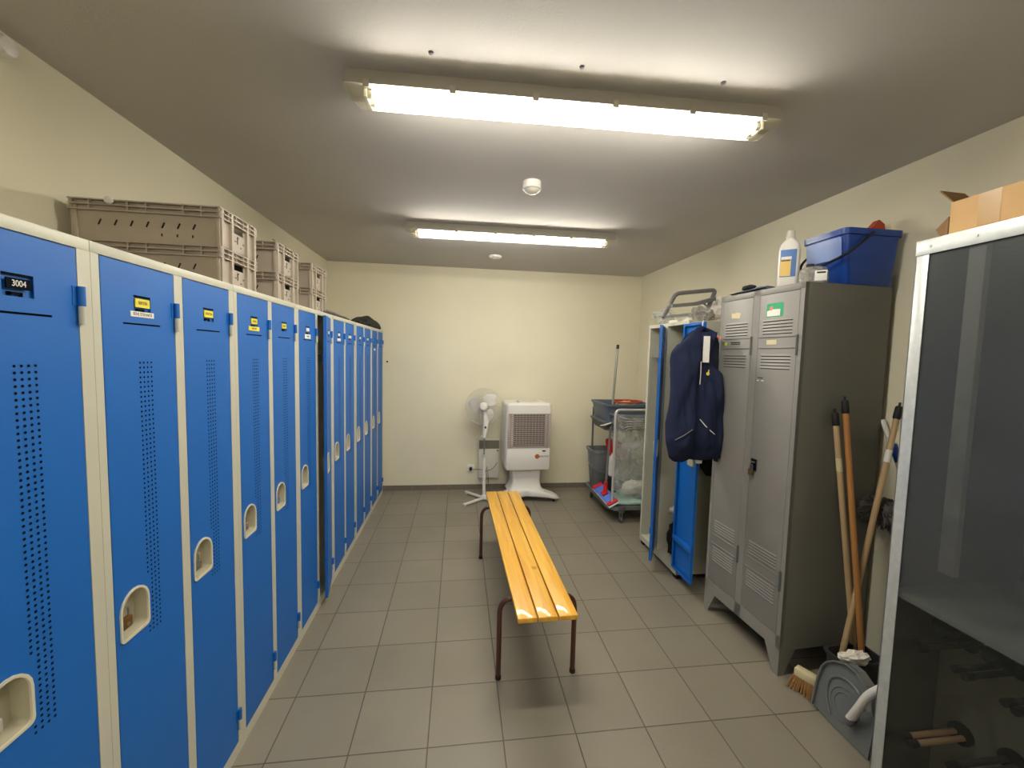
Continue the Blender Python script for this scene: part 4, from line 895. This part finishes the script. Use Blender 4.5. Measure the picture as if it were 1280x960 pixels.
# ------------------------------------------------------------------ cleaning trolley by the back wall
tr = thing('cleaning_trolley', (1.68, 4.0, 0), 'grey cleaning trolley with clear waste bag in the back right corner', 'trolley')
bm = new(); D = [(1.475, 3.640), (1.90, 3.640), (1.94, 3.70), (1.94, 4.36), (1.88, 4.42), (1.45, 4.42), (1.425, 4.36), (1.425, 3.70)]
prism(bm, D, [], lambda a, b, d: Vector((a, b, .125 + d)), .035); obj('base_deck', bm, M['greyplastic'], tr)
for x, y in ((1.553, 3.665), (1.87, 3.665), (1.49, 4.36), (1.88, 4.36)):
    bm = new(); lathe(bm, [(0, .165), (.045, .165), (.045, .135), (.034, .125), (.034, .105), (.020, .095), (0, .095)], (x, y, 0), 18); hs = obj('castor_housing', bm, M['greydk'], tr)
    bm = new(); 
    for s in (-.014, .014): box(bm, x + s - .002, x + s + .002, y - .012, y + .012, .025, .10)
    obj('castor_fork', bm, M['steel'], hs)
    bm = new(); cyl(bm, (x - .011, y, .028), (x + .011, y, .028), .028, seg=18); obj('wheel', bm, M['greydk'], hs)
bm = new(); tube(bm, fillet([Vector(p) for p in ((1.462, 3.668, .15), (1.462, 3.668, 1.080), (1.90, 3.668, 1.080), (1.90, 3.668, .15))], .05, 8), .012, 10); obj('bag_frame', bm, M['silver'], tr)
bm = new()
for z in (.86, 1.02): tube(bm, [(1.47, 3.67, z), (1.46, 4.30, z)], .009, 8); tube(bm, [(1.90, 3.67, z), (1.90, 4.30, z)], .009, 8)
for x in (1.46, 1.90): tube(bm, [(x, 4.30, .15), (x, 4.30, 1.03)], .011, 8)
obj('rear_frame', bm, M['greydk'], tr)
bm = new(); T = lambda z, e: [Vector((x, y, z)) for x, y in rrect(1.425 - e, 1.905 + e, 3.82 - e, 4.26 + e, .03, 4)]
loft(bm, [T(.93, -.025), T(1.09, 0), T(1.095, .012), T(1.115, .012), T(1.115, -.004), T(.94, -.03)]); tt = obj('upper_tray', bm, M['slate'], tr, 40)
bm = new(); T = lambda z, e: [Vector((x, y, z)) for x, y in rrect(1.415 - e, 1.905 + e, 3.84 - e, 4.25 + e, .03, 4)]
loft(bm, [T(.85, -.03), T(.92, 0), T(.93, .012), T(.94, .012), T(.94, -.02)]); obj('tray_holder', bm, M['greydk'], tr, 40)
# clear waste bag
wb = new(); rows = []
for i in range(15):
    z = 1.03 - i * .058; k = i / 14; w = .205 - .03 * math.sin(k * 3) - (.07 if i == 14 else 0); d = .10 + .02 * math.sin(k * 5); cx_ = 1.69 + .02 * k
    lp_ = []
    for j in range(28):
        a = 2 * PI * j / 28; n_ = 1 + .12 * noise.noise(Vector((math.cos(a) * 2.5, math.sin(a) * 2.5, k * 3)))
        lp_.append(Vector((cx_ + w * n_ * math.copysign(abs(math.cos(a)) ** .6, math.cos(a)), 3.80 + d * n_ * math.copysign(abs(math.sin(a)) ** .7, math.sin(a)), z)))
    rows.append(lp_)
loft(wb, rows, cap=False); obj('waste_bag', wb, M['bag'], tr, 60)
bm = new()
for k in range(5):
    z = 1.045 - k * .022; tube(bm, smooth([Vector(p) for p in ((1.478, 3.665, z), (1.50 + .012 * k, 3.655, z - .03 - .01 * k), (1.60, 3.648, z - .05), (1.75, 3.648, z - .045), (1.89, 3.652, z - .04))]), .009 if k % 2 else .007, 8)
obj('rolled_bag_top', bm, M['wrap'], tr, 60)
# loads: each its own thing
bm = new(); blob(bm, (1.74, 3.80, .30), .12, 3, .5, 9, (1.1, .55, .55), 41); solo('crumpled_tissue', bm, M['paper'], (1.74, 3.80, .25), 'crumpled white tissue in the bottom of the clear waste bag', 'tissue')
bm = new(); puff(bm, interp([(.545, 1.56, 1.70, 4.0, .02), (.60, 1.52, 1.74, 4.0, .03), (.68, 1.50, 1.70, 4.0, .03), (.735, 1.50, 1.60, 4.0, .02)], 8), lambda a, h, d: Vector((a, d, h)), 12, .07, 16, seed=22); solo('red_cloth', bm, M['red'], (1.6, 4.0, .65), 'red cloth hanging inside the trolley behind the clear bag', 'cloth')
bm = new(); puff(bm, interp([(3.66, 1.50, 1.92, 0, .010), (3.75, 1.48, 1.92, 0, .018), (3.95, 1.50, 1.90, 0, .022), (4.05, 1.54, 1.84, 0, .010)], 14), lambda a, h, d: Vector((a, h, max(.162, .178 - d))), 14, .012, 12, seed=9)
solo('green_cloth', bm, M['cloth'], (1.7, 3.85, .161), 'pale green cleaning cloth spread on the trolley deck', 'cloth')
gb = thing('grey_bucket', (1.565, 4.20, .161), 'grey plastic bucket standing on the trolley deck at left', 'bucket')
bm = new(); T = lambda z, e: [Vector((x, y, z)) for x, y in rrect(1.405 - e, 1.690 + e, 4.08 - e, 4.33 + e, .05, 5)]
loft(bm, [T(.161, -.035), T(.165, -.032), T(.565, 0), T(.568, .010), T(.595, .012), T(.595, -.004), T(.175, -.036)]); obj('tub', bm, M['greyplastic'], gb, 40)
bm = new(); tube(bm, smooth([Vector(p) for p in ((1.392, 4.20, .55), (1.372, 4.12, .46), (1.44, 4.060, .39), (1.54, 4.058, .375), (1.64, 4.060, .40), (1.71, 4.12, .47), (1.705, 4.20, .55))]), .006, 8); obj('handle', bm, M['slate'], gb, 60)
sb = thing('spray_bottle', (1.575, 3.99, .345), 'white spray bottle with red trigger beside the waste bag', 'spray bottle')
bm = new(); lathe(bm, [(0, .36), (.036, .36), (.038, .37), (.038, .52), (.03, .56), (.014, .585), (.014, .60), (0, .60)], (1.575, 3.99, 0), 20); obj('body', bm, M['whitep'], sb)
bm = new(); box(bm, 1.555, 1.600, 3.978, 4.002, .600, .632, .004); box(bm, 1.548, 1.556, 3.982, 3.998, .565, .61, .002); obj('trigger_head', bm, M['red'], sb)
bm = new(); box(bm, 1.52, 1.66, 3.93, 4.05, .162, .360, .008); solo('black_box', bm, M['rubber'], (1.59, 3.99, .161), 'black plastic box on the trolley deck under the spray bottle', 'box')
bm = new(); tube(bm, [Vector((1.70 + .15 * math.cos(a * PI / 16), 3.98 + .12 * math.sin(a * PI / 16), 1.128)) for a in range(32)], .009, 8, True); solo('red_ring', bm, M['orange'], (1.66, 3.95, 1.12), 'red-orange ring lying on the upper trolley tray', 'ring')
bm = new(); blob(bm, (1.68, 3.95, 1.10), .09, 3, .4, 9, (1.2, .9, .35), 14); solo('cream_cloth', bm, M['cream'], (1.68, 3.95, 1.08), 'cream cloth lying inside the red ring on the trolley tray', 'cloth')
bm = new(); tube(bm, [(1.475, 3.81, .935), (1.41, 3.80, .915), (1.36, 3.80, .91)], [.008, .007, .003], 8); solo('white_rod', bm, M['whitep'], (1.43, 3.81, .92), 'short white rod poking out at the left of the trolley tray', 'rod')
mp = thing('flat_mop', (1.46, 3.90, .20), 'flat mop with long grey pole, blue and red head resting on the trolley', 'mop')
mo = Matrix.Translation((1.452, 3.83, .215)) @ Matrix.Rotation(math.radians(96), 4, 'Z') @ Matrix.Rotation(math.radians(-9), 4, 'Y') @ Matrix.Rotation(math.radians(-28), 4, 'X')
bm = new(); box(bm, -.195, .195, -.058, .058, -.014, .0, .004, rot=mo); obj('pad', bm, M['paper'], mp)
bm = new(); box(bm, -.19, .19, -.053, .053, .0005, .012, .003, rot=mo); pl = obj('head_plate', bm, M['mopblue'], mp)
for x in (-.168, .168):
    bm = new(); box(bm, x - .022, x + .022, -.054, .054, .008, .022, .004, rot=mo); obj('clamp', bm, M['red'], pl)
J = mo @ Vector((0, 0, .01)); top = Vector((1.545, 3.90, 1.655)); 
bm = new(); cyl(bm, J, J + (top - J).normalized() * .12, .022, .018); box(bm, -.03, .03, -.03, .03, .01, .035, .005, rot=mo); obj('joint', bm, M['red'], mp)
bm = new(); cyl(bm, J + (top - J).normalized() * .10, top, .0115, seg=12); obj('pole', bm, M['steel'], mp)
bm = new(); cyl(bm, top, top + (top - J).normalized() * .04, .014, seg=12); obj('pole_cap', bm, M['rubber'], mp)

# ------------------------------------------------------------------ camera, world, output
yaw, pitch, roll, f_px = 0.1289, -0.0697, 0.0245, 514.17
Rm = [[0.991626, -0.12680883, 0.02444167], [-0.01535185, 0.07216963, 0.99727422], [0.12822713, 0.98929827, -0.06961853]]
cam = bpy.data.cameras.new('camera'); co_ = bpy.data.objects.new('camera', cam); C.objects.link(co_)
r_, u_, f_ = (Vector(v) for v in Rm)
m4 = Matrix.Identity(4)
for i in range(3): m4[i][0], m4[i][1], m4[i][2] = r_[i], u_[i], -f_[i]
m4.translation = Vector((0, 0, 1.56695)); co_.matrix_world = m4
cam.sensor_fit = 'HORIZONTAL'; cam.sensor_width = 36; cam.lens = 36 * f_px / 1280; cam.clip_start = .02
sc.camera = co_
w = bpy.data.worlds.new('world'); sc.world = w; w.use_nodes = True; w.node_tree.nodes['Background'].inputs[0].default_value = (.5, .5, .5, 1); w.node_tree.nodes['Background'].inputs[1].default_value = 0.0
sc.view_settings.view_transform = 'Standard'; sc.view_settings.look = 'None'; sc.view_settings.gamma = 1; sc.view_settings.use_curve_mapping = False
sc.view_settings.exposure = 0.78
